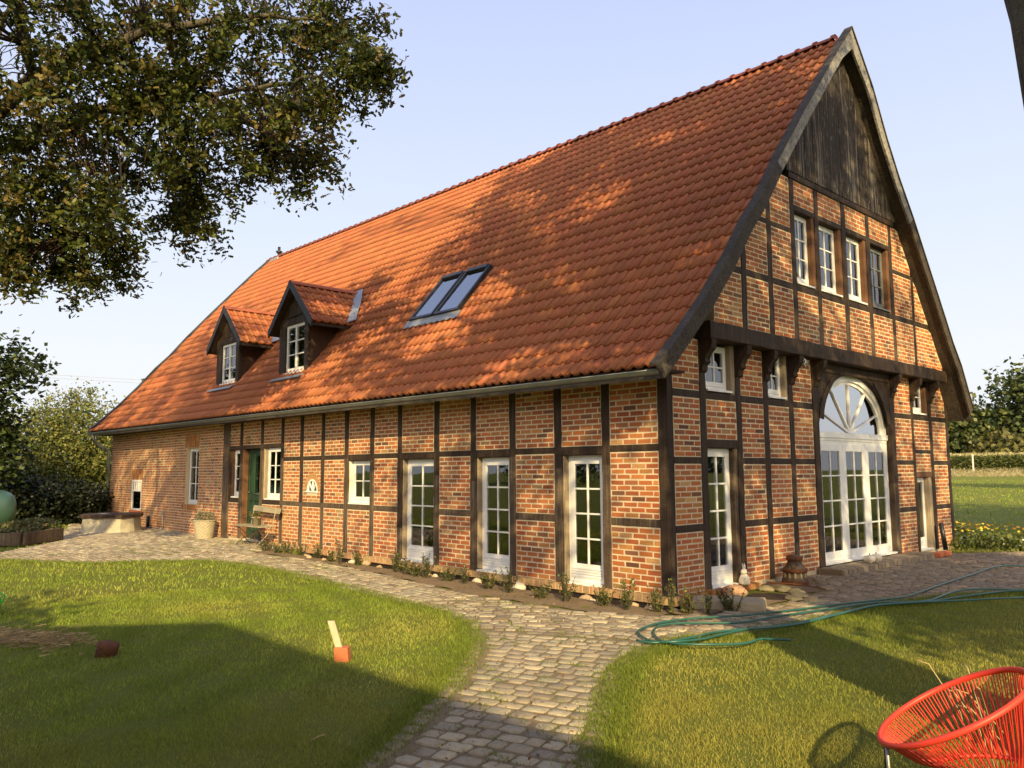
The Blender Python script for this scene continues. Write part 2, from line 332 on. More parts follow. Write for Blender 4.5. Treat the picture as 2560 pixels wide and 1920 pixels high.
def timber(mb, f, u0, u1, w0, w1, d0=-.008, d1=.2, mi=0, jit=.0065, ch=.009):
    vert = (w1 - w0) > (u1 - u0); n = max(2, int((w1 - w0 if vert else u1 - u0) / .22))
    a0, a1 = (u0, u1) if vert else (w0, w1); b0, b1 = (w0, w1) if vert else (u0, u1)
    rings = []
    for i in range(n + 1):
        t = b0 + (b1 - b0) * i / n
        j = [random.uniform(-jit, jit) for _ in range(3)]
        A0, A1, D0 = a0 + j[0], a1 + j[1], d0 + j[2] * .6
        cs = [(A0, d1), (A0, D0 + ch), (A0 + ch, D0), ((A0 + A1) / 2, D0 - .001), (A1 - ch, D0), (A1, D0 + ch), (A1, d1)]
        rings.append([(f(a, t, d) if vert else f(t, a, d)) for a, d in cs])
    vs = [p for r in rings for p in r]; k = 7; fs = []
    for i in range(n):
        for c in range(k): fs.append((i * k + c, i * k + (c + 1) % k, (i + 1) * k + (c + 1) % k, (i + 1) * k + c))
    fs.append(tuple(range(k))); fs.append(tuple(n * k + c for c in range(k)))
    mb.add(vs, fs, mi)
def post(f, u0, u1, w0, w1, mats='timber', name='timber_post', d0=-.008, d1=.2, worn_to=None):
    mb = MB()
    if worn_to is not None and w0 < worn_to < w1:
        timber(mb, f, u0, u1, w0, worn_to, d0, d1, 1); timber(mb, f, u0, u1, worn_to, w1, d0, d1, 0)
        return build(name, mb, ['timber', 'timber_worn'], house)
    timber(mb, f, u0, u1, w0, w1, d0, d1, 0); return build(name, mb, [mats], house)
def rail(f, u0, u1, w0, w1, mats='timber', name='timber_rail', d0=-.004, d1=.2):
    mb = MB(); timber(mb, f, u0, u1, w0, w1, d0, d1, 0, .003); return build(name, mb, [mats], house)

def casement(f, u0, u1, w0, w1, d, cols, rows, leaves=1, name='window', m='white', bottom=.07, glassm='glass', sill=True, fw=.05, sw=.045, label=None, base_panel=0, parent=None):
    """outer frame + `leaves` sashes, each with cols x rows panes; d = recess of frame face"""
    mb = MB(); B = lambda *a: box_map(mb, f, *a)
    B(u0, u0 + fw, w0, w1, d, d + .07); B(u1 - fw, u1, w0, w1, d, d + .07)
    B(u0 + fw, u1 - fw, w1 - fw, w1, d, d + .07); B(u0 + fw, u1 - fw, w0, w0 + fw, d, d + .07)
    iu0, iu1, iw0, iw1 = u0 + fw, u1 - fw, w0 + fw, w1 - fw
    lw = (iu1 - iu0) / leaves; e = d - .012
    panes = []
    for k in range(leaves):
        a, b = iu0 + k * lw + .002, iu0 + (k + 1) * lw - .002
        B(a, a + sw, iw0, iw1, e, e + .05); B(b - sw, b, iw0, iw1, e, e + .05)
        B(a + sw, b - sw, iw1 - sw, iw1, e, e + .05); zb = iw0 + bottom + base_panel
        B(a + sw, b - sw, iw0, zb, e, e + .05)
        if base_panel:
            for q in range(4): B(a + .01, b - .01, iw0 + .02 + q * base_panel * .22, iw0 + .02 + q * base_panel * .22 + base_panel * .17, e - .012, e)
        pa, pb, pz0, pz1 = a + sw, b - sw, zb, iw1 - sw
        for c in range(1, cols):
            x = pa + (pb - pa) * c / cols; B(x - .014, x + .014, pz0, pz1, e + .004, e + .04)
        for r in range(1, rows):
            z = pz0 + (pz1 - pz0) * r / rows
            for c in range(cols):
                xa = pa + (pb - pa) * c / cols + (.014 if c else 0); xb = pa + (pb - pa) * (c + 1) / cols - (.014 if c < cols - 1 else 0)
                B(xa, xb, z - .013, z + .013, e + .006, e + .038)
        panes.append((pa, pb, pz0, pz1))
    o = build(name, mb, [m], parent or house, bevel=.003)
    if label: o['label'] = label
    g = MB()
    for pa, pb, pz0, pz1 in panes: box_map(g, f, pa - .004, pb + .004, pz0 - .004, pz1 + .004, e + .020, e + .026)
    build('pane', g, [glassm], o)
    if sill:
        s = MB(); box_map(s, f, u0 - .0, u1 + .0, w0 - .035, w0 - .002, -.018, d + .06); build('sill', s, [m], o, bevel=.004)
    return o

# --- long wall -------------------------------------------------------------
def topL(x): return 2.985 * sag(x)
posts = [(-1.19, -1.035), (-2.165, -2.005), (-3.2, -3.045), (-4.205, -4.055), (-5.255, -5.09), (-6.425, -6.28), (-7.405, -7.25), (-8.405, -8.24), (-9.39, -9.245), (-10.365, -10.21), (-11.335, -11.175), (-12.43, -12.275), (-13.645, -13.48)]
for i, (a, b) in enumerate(posts):
    worn = [1.75, 1.7, 1.9, 1.5, 1.6, 0.6, 1.9, 1.95, 1.0, 0.98, 2.0, 2.2, 1.9][i]
    post(mL, a, b, .0, topL(a), worn_to=worn)
post(mL, -14.65, -14.27, -.06, topL(-14.4), mats='timber_worn', name='corner_post', d0=-.03)
# corner post of the house, seen from both sides
mb = MB(); timber(mb, mL, -.17, -.012, -.03, 3.0, -.012, .09, 0, .005, .012); timber(mb, mG, .091, .125, -.03, 3.0, -.002, .16, 0)
mb.box(-.16, -.001, -.004, .1, -.03, 3.0)
build('corner_post', mb, ['timber'], house)
gaps = [(-.17, -1.035)] + [(posts[i][0], posts[i + 1][1]) for i in range(len(posts) - 1)]
bays = [(g[1], g[0]) for g in gaps]        # (left, right)
bays = [(-1.035, -.17)] + [(posts[i + 1][1], posts[i][0]) for i in range(len(posts) - 1)] + [(-14.27, -13.645)]
b1, b1t, b2, b2t = 1.93, 2.03, .89, 1.0
french = {1: 'rightmost', 3: 'middle', 5: 'leftmost'}
for i, (a, b) in enumerate(bays):
    T = topL(a)
    if i >= 11:
        rail(mL, a, b, 2.265, 2.37); panel(mL, a, b, 2.37, T, warm=.4)
        if i == 12: pass
        if i in (11, 13):
            rail(mL, a, b, .89, 1.0, d1=.16); panel(mL, a, b, .0, .89, warm=.3)
        continue
    rail(mL, a, b, b1 - (.03 if i in french or i == 7 else 0), b1t); panel(mL, a, b, b1t, T, warm=.35 if i > 7 else .05)
    if i in french: continue
    rail(mL, a, b, b2, b2t, mats='timber_worn'); panel(mL, a, b, .0, b2, warm=.4 if i > 7 else 0)
    if i == 7: continue
    if i == 9: panel(mL, a, b, b2t, b1, holes=[(-10.0, -9.54, 1.23, 1.5)], warm=.35)
    else: panel(mL, a, b, b2t, b1, warm=.3 if i > 7 else .0)
for i in (1, 3, 5):
    a, b = bays[i]
    mb = MB(); timber(mb, mL, a, a + .035, .03, b1 - .03, .02, .2, 0); build('door_jamb', mb, ['timber_reveal'], house)
    casement(mL, a + .036, b - .004, .02, b1 - .033, .115, 2, 4, 1, 'french_door', bottom=.04, base_panel=.17, fw=.055, sw=.075, label='white french door, the %s of three in the long wall' % french[i])
# small square window
a, b = bays[7]
mb = MB(); timber(mb, mL, a, a + .03, 1.0, 1.90, .02, .2, 0); build('window_jamb', mb, ['plaster_white'], house)
casement(mL, a + .031, b - .004, 1.035, 1.897, .10, 2, 2, 1, label='small four-pane white window in the long wall')
# windows beside the green door
a, b = bays[11]
mb = MB(); timber(mb, mL, a, a + .03, 1.0, 2.26, .02, .2, 0); build('window_jamb', mb, ['timber_reveal'], house)
casement(mL, a + .15, b - .004, 1.04, 2.26, .07, 2, 3, 1, label='white three-row window right of the green door')
mb = MB(); box_map(mb, mL, a + .031, a + .149, 1.0, 2.26, .05, .2); build('window_jamb', mb, ['timber_reveal'], house)
a, b = bays[13]
mb = MB(); box_map(mb, mL, a, a + .16, 1.0, 2.26, .06, .2); build('window_jamb', mb, ['timber_brown'], house)
casement(mL, a + .161, b - .004, 1.05, 2.26, .08, 1, 3, 1, label='narrow white window left of the green door')
# green entrance door
a, b = bays[12]
mb = MB(); timber(mb, mL, a, a + .05, -.02, 2.26, .01, .25, 0); build('door_jamb', mb, ['timber_brown'], house)
mb = MB(); u0, u1, d = a + .051, b - .004, .14
B = lambda *q: box_map(mb, mL, *q)
B(u0, u1, .0, 2.262, d + .03, d + .07)
for (p, q, r, s) in ((u0, u0 + .11, 0, 2.26), (u1 - .11, u1, 0, 2.26), (u0 + .11, u1 - .11, 2.14, 2.26), (u0 + .11, u1 - .11, 0, .16), (u0 + .11, u1 - .11, .95, 1.12), (u0 + .31, u0 + .39, .16, .95), (u0 + .31, u0 + .39, 1.12, 2.14)): B(p, q, r, s, d, d + .03)
for (p, q, r, s) in ((u0 + .15, u0 + .27, .2, .9), (u0 + .43, u1 - .15, .2, .9), (u0 + .15, u0 + .27, 1.16, 2.1)): B(p, q, r, s, d + .012, d + .032)
o = build('front_door', mb, ['green_door'], house, bevel=.006); o['label'] = 'dark green panelled front door'
mb = MB(); B = lambda *q: box_map(mb, mL, *q); B(u0 + .43, u1 - .15, 1.17, 2.1, d + .015, d + .028); build('door_pane', mb, ['glass'], o)
mb = MB(); mb.tube([mL(u0 + .07, 1.16, d - .03), mL(u0 + .19, 1.16, d - .035)], .012); mb.tube([mL(u0 + .07, 1.16, d), mL(u0 + .07, 1.16, d - .035)], .01); mb.tube([mL(u0 + .43, 1.125, d - .02), mL(u1 - .13, 1.125, d - .02)], .012); build('door_handle', mb, ['zinc'], o)
# fan window in bay 9
cx = -9.77; mb = MB()
def arch_ring(mb, f, cx, z0, a, b, w, d0, d1, n=24, mi=0, s0=0.0, s1=math.pi, split=0, colf=None):
    for k in range(n):
        t0 = s0 + (s1 - s0) * k / n; t1 = s0 + (s1 - s0) * (k + 1) / n
        if split: g_ = (t1 - t0) * .10; t0 += g_; t1 -= g_
        P = []
        for dd in (d0, d1):
            P += [f(cx + a * math.cos(t0), z0 + b * math.sin(t0), dd), f(cx + (a + w) * math.cos(t0), z0 + (b + w) * math.sin(t0), dd), f(cx + (a + w) * math.cos(t1), z0 + (b + w) * math.sin(t1), dd), f(cx + a * math.cos(t1), z0 + b * math.sin(t1), dd)]
        mb.hexa(P, mi, colf() if colf else (1, 1, 1))
arch_ring(mb, mL, cx, 1.25, .205, .225, .035, -.005, .05)
box_map(mb, mL, cx - .25, cx + .25, 1.215, 1.25, -.02, .05)
for t in (45, 90, 135):
    t = math.radians(t); p = (cx + .2 * math.cos(t), 1.25 + .22 * math.sin(t)); n_ = (-math.sin(t) * .011, math.cos(t) * .011)
    mb.hexa([mL(cx - n_[0], 1.25 - n_[1], .0), mL(p[0] - n_[0], p[1] - n_[1], .0), mL(p[0] + n_[0], p[1] + n_[1], .0), mL(cx + n_[0], 1.25 + n_[1], .0), mL(cx - n_[0], 1.25 - n_[1], .03), mL(p[0] - n_[0], p[1] - n_[1], .03), mL(p[0] + n_[0], p[1] + n_[1], .03), mL(cx + n_[0], 1.25 + n_[1], .03)])
o = build('fan_window', mb, ['white'], house, bevel=.002); o['label'] = 'small half-round fan window in the long wall'
g = MB(); pts = [(cx + .21 * math.cos(math.pi * k / 16), 1.25 + .23 * math.sin(math.pi * k / 16)) for k in range(17)]
g.add([mL(p, q, .03) for p, q in pts], [tuple(range(17))]); build('pane', g, ['glass'], o)
mb = MB(); arch_ring(mb, mL, cx, 1.25, .245, .265, .13, -.003, .02, 19, 0, 0, math.pi, 1, lambda: (.46 * random.uniform(.85, 1.1), .25, .10))
arch_ring(mb, mL, cx, 1.25, .240, .26, .142, .001, .06, 24, 1); build('brick_arch', mb, ['brick', 'mortar'], house)

# --- left wing of solid brickwork -----------------------------------------
LW0, LW1 = -24.58, -14.65
panel(mL, LW0, LW1, -.1, topL(-20) + .02, headers=True, holes=[(-22.2, -21.2, .44, 1.44), (-17.37, -16.42, .76, 2.39)], name='brick_wing', warm=.4, H=.077, L=.26, depth=.3, rag=.0025)
casement(mL, -17.37, -16.42, .765, 2.385, .12, 2, 3, 1, label='tall white window in the solid brick wing', sill=False)
mb = MB()
for k in range(14): x = -17.45 + k * .081; box_map(mb, mL, x, x + .068, .63, .757, -.05, .11, 0, brickcol(.1, .4))
box_map(mb, mL, -17.45, -16.325, .635, .745, -.04, .11, 1); build('brick_sill', mb, ['brick', 'mortar'], house)
for (x0, x1, z0) in ((-17.5, -16.35, 2.4), (-22.3, -21.1, 1.45)):
    mb = MB(); n = int((x1 - x0) / .078)
    for r in range(2):
        for k in range(n):
            x = x0 + k * .078 + r * .03; box_map(mb, mL, x, x + .064, z0 + r * .18, z0 + r * .18 + .165, -.0035, .02, 0, brickcol(.15, .5))
    box_map(mb, mL, x0, x0 + n * .078 + .03, z0 - .004, z0 + .355, .002, .03, 1); build('brick_lintel', mb, ['brick', 'mortar'], house)
mb = MB(); B = lambda *q: box_map(mb, mL, *q)
for (p, q, r, s) in ((-22.2, -22.14, .44, 1.44), (-21.26, -21.2, .44, 1.44), (-22.14, -21.26, 1.38, 1.44), (-22.14, -21.26, .44, .5), (-22.14, -21.26, 1.06, 1.13)): B(p, q, r, s, .0, .06)
for k in range(1, 5): x = -22.14 + k * .176; B(x - .02, x + .02, 1.13, 1.38, .01, .05)
o = build('utility_window', mb, ['white'], house, bevel=.004); o['label'] = 'low window with a dark lower pane near the wing corner'
g = MB(); box_map(g, mL, -22.14, -21.26, .5, 1.06, .03, .035); box_map(g, mL, -22.14, -21.26, 1.13, 1.38, .03, .035); build('pane', g, ['glass'], o)
mb = MB(); box_map(mb, mL, -22.2, -21.05, .36, .437, -.05, .1); build('window_sill', mb, ['terracotta'], house)

# --- plinth and membrane ---------------------------------------------------
mb = MB(); x = -12.2
while x < .03:
    box_map(mb, mL, x, x + .058, -.115, -.006 + random.uniform(-.004, .004), -.04 + random.uniform(-.006, .006), .1, 0, (.46 * random.uniform(.85, 1.1), .29 * random.uniform(.85, 1.1), .14)); x += .069
box_map(mb, mL, -12.2, .0, -.11, -.012, -.034, .1, 1); build('brick_plinth', mb, ['brick', 'mortar'], house)
mb = MB(); y = .0
while y < 2.0:
    out = .05 if y < .75 else .13
    box_map(mb, mG, y, y + .058, -.12, -.006 + random.uniform(-.004, .004) + (.015 if y > .75 else 0), -out, .1, 0, brickcol(.2, .9)); y += .069
box_map(mb, mG, .0, 1.98, -.11, -.012, -.045, .1, 1); build('brick_plinth', mb, ['brick', 'mortar'], house)
mb = MB(); box_map(mb, mL, -9.8, .0, -.42, -.116, -.005, .1); box_map(mb, mG, 0, 1.9, -.42, -.121, -.005, .1); build('membrane', mb, ['membrane'], house)
mb = MB(); box_map(mb, mL, -14.3, -9.8, -.3, -.002, .03, .15); box_map(mb, mG, 1.9, 10.3, -.3, -.002, .02, .15); build('footing', mb, ['mortar'], house)

# --- gable, ground floor (plane x = 0) -------------------------------------
def top0(y): return min(3.53, prof(y) - .16)
GP = [(.76, .92), (1.71, 1.85), (2.49, 2.64), (3.285, 3.43)]
for a, b in GP: post(mG, a, b, .0, top0((a + b) / 2), worn_to=None if a > 1 and a < 3 else .5)
post(mG, 4.08, 4.27, .0, 3.53, name='gate_post', d0=-.02); post(mG, 7.21, 7.41, .0, 3.53, name='gate_post', d0=-.02, worn_to=1.4)
for a, b in [(8.26, 8.38), (9.2, 9.36)]: post(mG, a, b, .0, top0(b))
post(mG, 10.14, 10.3, .0, top0(10.2), name='corner_post')
A0, A1, B0, B1, C0, C1 = 2.685, 2.79, 1.755, 1.85, .82, .92
bayG = [(.126, .76), (1.85, 2.49), (2.64, 3.285), (3.43, 4.08), (7.41, 8.26), (9.36, 10.14)]
for i, (a, b) in enumerate(bayG):
    rail(mG, a, b, C0, C1); rail(mG, a, b, B0, B1); rail(mG, a, b, A0, A1)
    panel(mG, a, b, .0, C0); panel(mG, a, b, C1, B0); panel(mG, a, b, B1, A0)
    if i != 2: panel(mG, a, b, A1, 3.53, topf=top0)
# bay with the garden door
rail(mG, .92, 1.71, 1.985, 2.11); panel(mG, .92, 1.71, 2.11, A0); rail(mG, .92, 1.71, A0, A1)
mb = MB(); timber(mb, mG, 1.62, 1.709, .0, 1.985, .01, .2, 0, .012); build('door_jamb', mb, ['timber_worn'], house)
casement(mG, .925, 1.618, .03, 1.98, .10, 2, 4, 1, 'french_door', bottom=.04, base_panel=.17, fw=.05, sw=.07, label='narrow white french door in the gable wall')
mb = MB(); timber(mb, mG, 1.60, 1.709, A1, 3.53, .01, .2, 0, .004); build('window_jamb', mb, ['timber_reveal'], house)
casement(mG, .95, 1.598, A1 + .05, 3.5, .09, 2, 2, 1, label='small four-pane window above the garden door')
mb = MB(); timber(mb, mG, 3.2, 3.284, A1, 3.53, .01, .2, 0, .004); build('window_jamb', mb, ['timber_reveal'], house)
casement(mG, 2.645, 3.198, A1 + .05, 3.5, .09, 2, 2, 1, label='small four-pane window beside the security light')
# right bay with the narrow door
rail(mG, 8.38, 9.2, A0, A1); rail(mG, 8.38, 9.2, 1.99, 2.07); rail(mG, 8.38, 9.2, 1.5, 1.62, mats='timber_brown'); panel(mG, 8.38, 9.2, 1.62, 1.99); panel(mG, 8.38, 9.2, 2.07, A0)
mb = MB(); timber(mb, mG, 9.05, 9.199, .0, 1.5, .01, .2, 0, .006); build('door_jamb', mb, ['timber_reveal'], house)
casement(mG, 8.39, 9.048, .04, 1.49, .12, 1, 1, 1, 'side_door', bottom=.04, base_panel=.13, label='low narrow white door at the far end of the gable')
mb = MB(); timber(mb, mG, 9.08, 9.199, A1, 3.4, .01, .2, 0, .006); build('window_jamb', mb, ['timber_brown'], house)
casement(mG, 8.39, 9.078, A1 + .05, 3.5, .09, 2, 2, 1, label='small four-pane window at the far end of the gable')
# bressummer and brackets
mb = MB(); timber(mb, lambda u, w, d: (d, u, w), .5, 9.62, 3.53, 3.775, -.24, .0, 0, .006, .015)
mb = MB(); timber(mb, mU, .75, 9.75, 3.53, 3.78, -.03, .22, 0, .006, .012); o = build('bressummer', mb, ['timber'], house)
def bracket(y, w=.13):
    P = [(0, 0), (.215, 0), (.215, -.06), (.20, -.13), (.13, -.2), (.09, -.28), (.10, -.33), (.055, -.36), (.04, -.45), (.0, -.47)]
    mb = MB(); n = len(P)
    mb.add([(p, y - w / 2, 3.529 + q) for p, q in P] + [(p, y + w / 2, 3.529 + q) for p, q in P], [tuple(range(n)), tuple(range(2 * n - 1, n - 1, -1))] + [(i, (i + 1) % n, n + (i + 1) % n, n + i) for i in range(n)])
    return build('bracket', mb, ['timber'], house, bevel=.008)
for y in (1.78, 2.565, 3.36, 4.18, 7.31, 8.32, 9.28): bracket(y)
bracket(.84)
# arched doorway
AC, AZ, AA, AB = 5.74, 2.33, 1.40, 1.0
mb = MB(); n = 28
for k in range(n):   # spandrel timber above the arch
    ya = 4.27 + (7.21 - 4.27) * k / n; yb = 4.27 + (7.21 - 4.27) * (k + 1) / n
    def za(y):
        t = (y - AC) / (AA + .075); return AZ + (AB + .075) * math.sqrt(max(0, 1 - t * t))
    mb.hexa([mG(ya, za(ya), -.01), mG(yb, za(yb), -.01), mG(yb, za(yb), .2), mG(ya, za(ya), .2), mG(ya, 3.53, -.01), mG(yb, 3.53, -.01), mG(yb, 3.53, .2), mG(ya, 3.53, .2)])
build('arch_spandrel', mb, ['timber'], house)
mb = MB(); timber(mb, mG, 4.275, 7.205, 3.36, 3.52, -.03, -.011, 0, .004)
for s, e in ((4.275, 4.85), (7.205, 6.63)):   # curved braces
    N_ = 8
    for k in range(N_):
        t0, t1 = k / N_, (k + 1) / N_
        def br(t): return (lerp(s, e, t ** 1.5), lerp(2.55, 3.33, t ** .8))
        p, q = br(t0), br(t1); w = .15 if e > s else -.15
        mb.hexa([mG(p[0], p[1], -.03), mG(p[0] + w, p[1] - .02, -.03), mG(p[0] + w, p[1] - .02, -.012), mG(p[0], p[1], -.012), mG(q[0], q[1], -.03), mG(q[0] + w, q[1] - .02, -.03), mG(q[0] + w, q[1] - .02, -.012), mG(q[0], q[1], -.012)])
build('arch_brace', mb, ['timber'], house)
gd = .085; mb = MB(); B = lambda *q: box_map(mb, mG, *q)
arch_ring(mb, mG, AC, AZ, AA - .035, AB - .035, .105, gd, gd + .1, 36)
arch_ring(mb, mG, AC, AZ, AA - .10, AB - .10, .066, gd + .04, gd + .09, 36)
B(AC - AA - .065, AC + AA + .065, AZ - .10, AZ, gd - .03, gd + .08); B(AC - AA - .05, AC + AA + .05, AZ - .15, AZ - .1, gd - .01, gd + .08)
for t in (25, 58, 90, 122, 155):
    t = math.radians(t); w = .02; ex, ez = (AA - .1) * math.cos(t), (AB - .1) * math.sin(t); l = math.hypot(ex, ez); nx, nz = -ez / l * w, ex / l * w
    mb.hexa([mG(AC - nx, AZ - nz, gd + .03), mG(AC + ex - nx * .6, AZ + ez - nz * .6, gd + .03), mG(AC + ex - nx * .6, AZ + ez - nz * .6, gd + .07), mG(AC - nx, AZ - nz, gd + .07), mG(AC + nx, AZ + nz, gd + .03), mG(AC + ex + nx * .6, AZ + ez + nz * .6, gd + .03), mG(AC + ex + nx * .6, AZ + ez + nz * .6, gd + .07), mG(AC + nx, AZ + nz, gd + .07)])
arch_ring(mb, mG, AC, AZ, .001, .001, .08, gd + .015, gd + .07, 10)
o = build('arch_window', mb, ['white'], house, bevel=.004); o['label'] = 'large arched fanlight with sunray bars over the gable doors'
g = MB(); pts = [(AC + (AA - .08) * math.cos(math.pi * k / 24), AZ + (AB - .08) * math.sin(math.pi * k / 24)) for k in range(25)]
g.add([mG(p, q, gd + .06) for p, q in pts], [tuple(range(25))]); build('pane', g, ['glass_arch'], o)
casement(mG, 4.275, 7.205, .09, AZ - .151, gd, 2, 4, 3, 'glazed_double_door', bottom=.10, sill=True, fw=.06, sw=.125, label='wide white glazed doors under the arched fanlight')
# curtains and rooms behind the doors
mb = MB()
for (a, b) in ((4.36, 4.62), (4.95, 5.25), (5.40, 5.60), (5.72, 6.15), (6.35, 6.6), (6.72, 7.15)):
    k = int((b - a) / .03)
    for i in range(k):
        y0 = a + i * .03; dd = .03 * math.sin(i * 2.1)
        mb.add([(-.19 - dd, y0, .1), (-.19 - .03 * math.sin((i + 1) * 2.1), y0 + .03, .1), (-.19 - .03 * math.sin((i + 1) * 2.1), y0 + .03, 2.2), (-.19 - dd, y0, 2.2)], [(0, 1, 2, 3)])
build('curtain', mb, ['curtain'], house)
mb = MB()
for (a, b) in ((-13.9, -13.7), (-12.1, -11.9), (-11.65, -11.4), (-8.1, -7.9), (-7.7, -7.45), (-17.1, -16.9), (-16.75, -16.5), (-22.1, -21.3)):
    z0, z1 = (1.02, 2.2) if a > -14.5 else ((.85, 2.3) if a > -18 else (.5, 1.06))
    k = max(2, int((b - a) / .03))
    for i in range(k):
        x0 = a + i * .03; mb.add([(x0, .34 + .02 * math.sin(i * 2.1), z0), (x0 + .03, .34 + .02 * math.sin(i * 2.1 + 2.1), z0), (x0 + .03, .34 + .02 * math.sin(i * 2.1 + 2.1), z1), (x0, .34 + .02 * math.sin(i * 2.1), z1)], [(0, 1, 2, 3)])
build('curtain', mb, ['curtain'], house)
mb = MB(); mb.box(-24.5, -.3, .3, 10.1, -.02, .0); mb.box(-24.5, -.3, .25, 10.1, 3.4, 3.5); mb.box(-5.0, -4.9, .3, 10.1, 0, 3.4); mb.box(-14.9, -14.8, .3, 10.1, 0, 3.4); mb.box(-24.5, -.3, 4.6, 4.7, 0, 3.4)
mb.box(-3.0, -2.9, 3.6, 7, 3.5, 6.4)
build('inner_walls', mb, ['room'], house)
mb = MB(); mb.box(-24.58, -.2, 10.1, 10.3, -.1, 3.0); mb.add([(-24.58, .05, -.1), (-24.58, 10.2, -.1), (-24.58, 10.2, 3.1), (-24.4, 9.1, 4.6), (-24.3, 5.28, 10.0), (-24.4, .9, 4.6), (-24.58, .05, 3.1)], [tuple(range(7))])
build('rear_wall', mb, ['brick'], house)

# --- gable, upper floor (plane x = .2) --------------------------------------
def topU(y): return prof(y) - .2
UP = [(1.65, 1.79), (2.44, 2.58), (3.215, 3.355), (4.06, 4.20), (5.075, 5.24), (6.095, 6.25), (7.12, 7.25), (8.13, 8.25)]
for a, b in UP:
    t = min(6.5, topU(a), topU(b)); post(mU, a, b, 3.78, t, worn_to=4.3 if 3 < a < 7.5 else None)
ub = [(.9, 1.65)] + [(UP[i][1], UP[i + 1][0]) for i in range(7)] + [(8.25, 9.6)]
for i, (a, b) in enumerate(ub):
    def seg(w0, w1, kind):
        mid = (a + b) / 2
        if kind == 'rail':
            aa, bb = a, b
            while topU(aa) < w1 and aa < b: aa += .03
            while topU(bb) < w1 and bb > a: bb -= .03
            if bb - aa > .1: rail(mU, aa, bb, w0, w1)
        elif max(topU(a), topU(b), topU(mid)) > w0 + .05: panel(mU, a, b, w0, w1, topf=topU)
    seg(3.78, 4.6, 'p'); seg(4.6, 4.71, 'rail')
    if 3 <= i <= 6:
        seg(5.98, 6.08, 'rail'); seg(6.08, 6.5, 'p')
        mb = MB(); timber(mb, mU, b - .10, b - .001, 4.71, 5.98, .01, .2, 0, .003); build('window_jamb', mb, ['timber_brown'], house)
        lab = ['leftmost', 'second from the left', 'third from the left', 'rightmost, dark framed'][i - 3]
        casement(mU, a + .004, b - .102, 4.76, 5.97, .10, 2, 3, 1, m='white' if i < 6 else 'grey_paint', label='upper gable window, %s of the four' % lab)
    else:
        seg(4.71, 5.55, 'p'); seg(5.55, 5.64, 'rail'); seg(5.64, 6.5, 'p')
mb = MB(); timber(mb, mU, 3.17, 7.35, 6.5, 6.61, -.03, .2, 0, .004); build('timber_rail', mb, ['timber'], house)
mb = MB(); y = 3.12
while y < 7.45:
    w = random.uniform(.13, .17); a, b = y, y + w - .006
    ta, tb = topU(a) - .02, topU(b) - .02
    if max(ta, tb) > 6.66:
        dd = random.uniform(-.045, -.033); ta, tb = max(ta, 6.62), max(tb, 6.62)
        mb.hexa([mU(a, 6.612, dd), mU(b, 6.612, dd), mU(b, 6.612, 0), mU(a, 6.612, 0), mU(a, ta, dd), mU(b, tb, dd), mU(b, tb, 0), mU(a, ta, 0)])
    y += w
build('gable_boards', mb, ['boards'], house)

# --- roof -------------------------------------------------------------------
def wave(t):      # pantile cross-section over one tile width, t in 0..1
    return float(np.interp(t, [0, .10, .22, .34, .46, .62, .80, .94, 1.0], [-.010, .024, .037, .029, .009, -.002, .0, .005, -.010]))
def tilecol():
    k = random.uniform(.86, 1.12); w = random.random()
    return (.375 * k, (.108 + .028 * w) * k, .042 * k)
def tile_patch(mb, pos, nrm, a0f, a1f, S0, S1, pitch=.315, tw=.188, samples=9, skip=None):
    rows = max(1, int(round((S1 - S0) / pitch))); pitch = (S1 - S0) / rows
    for r in range(rows):
        s0 = S0 + r * pitch; s1 = s0 + pitch + .03
        A0, A1 = a0f(s0 + pitch * .5), a1f(s0 + pitch * .5)
        if A1 - A0 < .05: continue
        nt_ = max(1, int(math.ceil((A1 - A0) / tw)))
        for k in range(nt_):
            u0 = A1 - (k + 1) * tw; u1 = A1 - k * tw
            fr = [i / (samples - 1) for i in range(samples)]
            c = tilecol(); lift = random.uniform(-.003, .003); vs = []
            for s, off in ((s0 + .002, -.012), (s0, .024), (s1, .0)):
                n = nrm(s)
                for q in fr:
                    a = u0 + (u1 - u0) * q
                    if a < A0: a = A0
                    h = wave(1 - q) + off + lift
                    p = pos(a, s); vs.append((p[0] + n[0] * h, p[1] + n[1] * h, p[2] + n[2] * h))
            fs = []
            for j in range(2):
                for i in range(samples - 1): fs.append((j * samples + i, j * samples + i + 1, (j + 1) * samples + i + 1, (j + 1) * samples + i))
            m_ = (samples - 1); o_ = len(mb.f)
            mb.add(vs, fs, 0, c, False)
            for i in range(m_): mb.sm[o_ + m_ + i] = True
def arclen(Y, Z):
    s = [0]
    for i in range(1, len(Y)): s.append(s[-1] + math.hypot(Y[i] - Y[i - 1], Z[i] - Z[i - 1]))
    return s
YSl = [-.62, -.34, .29] + YS[3:]; ZSl = [3.03, 3.285, 3.93] + ZS[3:]
SL = arclen(YSl, ZSl); YRr = YR[::-1]; ZRr = ZR[::-1]; SR = arclen(YRr, ZRr)
def slope_fn(Y, Z, S):
    def pos(a, s):
        y = float(np.interp(s, S, Y)); z = float(np.interp(s, S, Z)); return (a, y, (z - .03) * sag(a))
    def nrm(s):
        y0, y1 = np.interp([s - .2, s + .2], S, Y); z0, z1 = np.interp([s - .2, s + .2], S, Z)
        l = math.hypot(y1 - y0, z1 - z0) + 1e-9; n = (0, -(z1 - z0) / l, (y1 - y0) / l)
        return n if n[2] > 0 else (0, -n[1], -n[2])
    return pos, nrm
pL, nL = slope_fn(YSl, ZSl, SL); pR, nR = slope_fn(YRr, ZRr, SR)
def xl(s): return -25.12 + 1.85 * (s / SL[-1])
mb = MB(); tile_patch(mb, pL, nL, xl, lambda s: .36, 0, SL[-1] - .02)
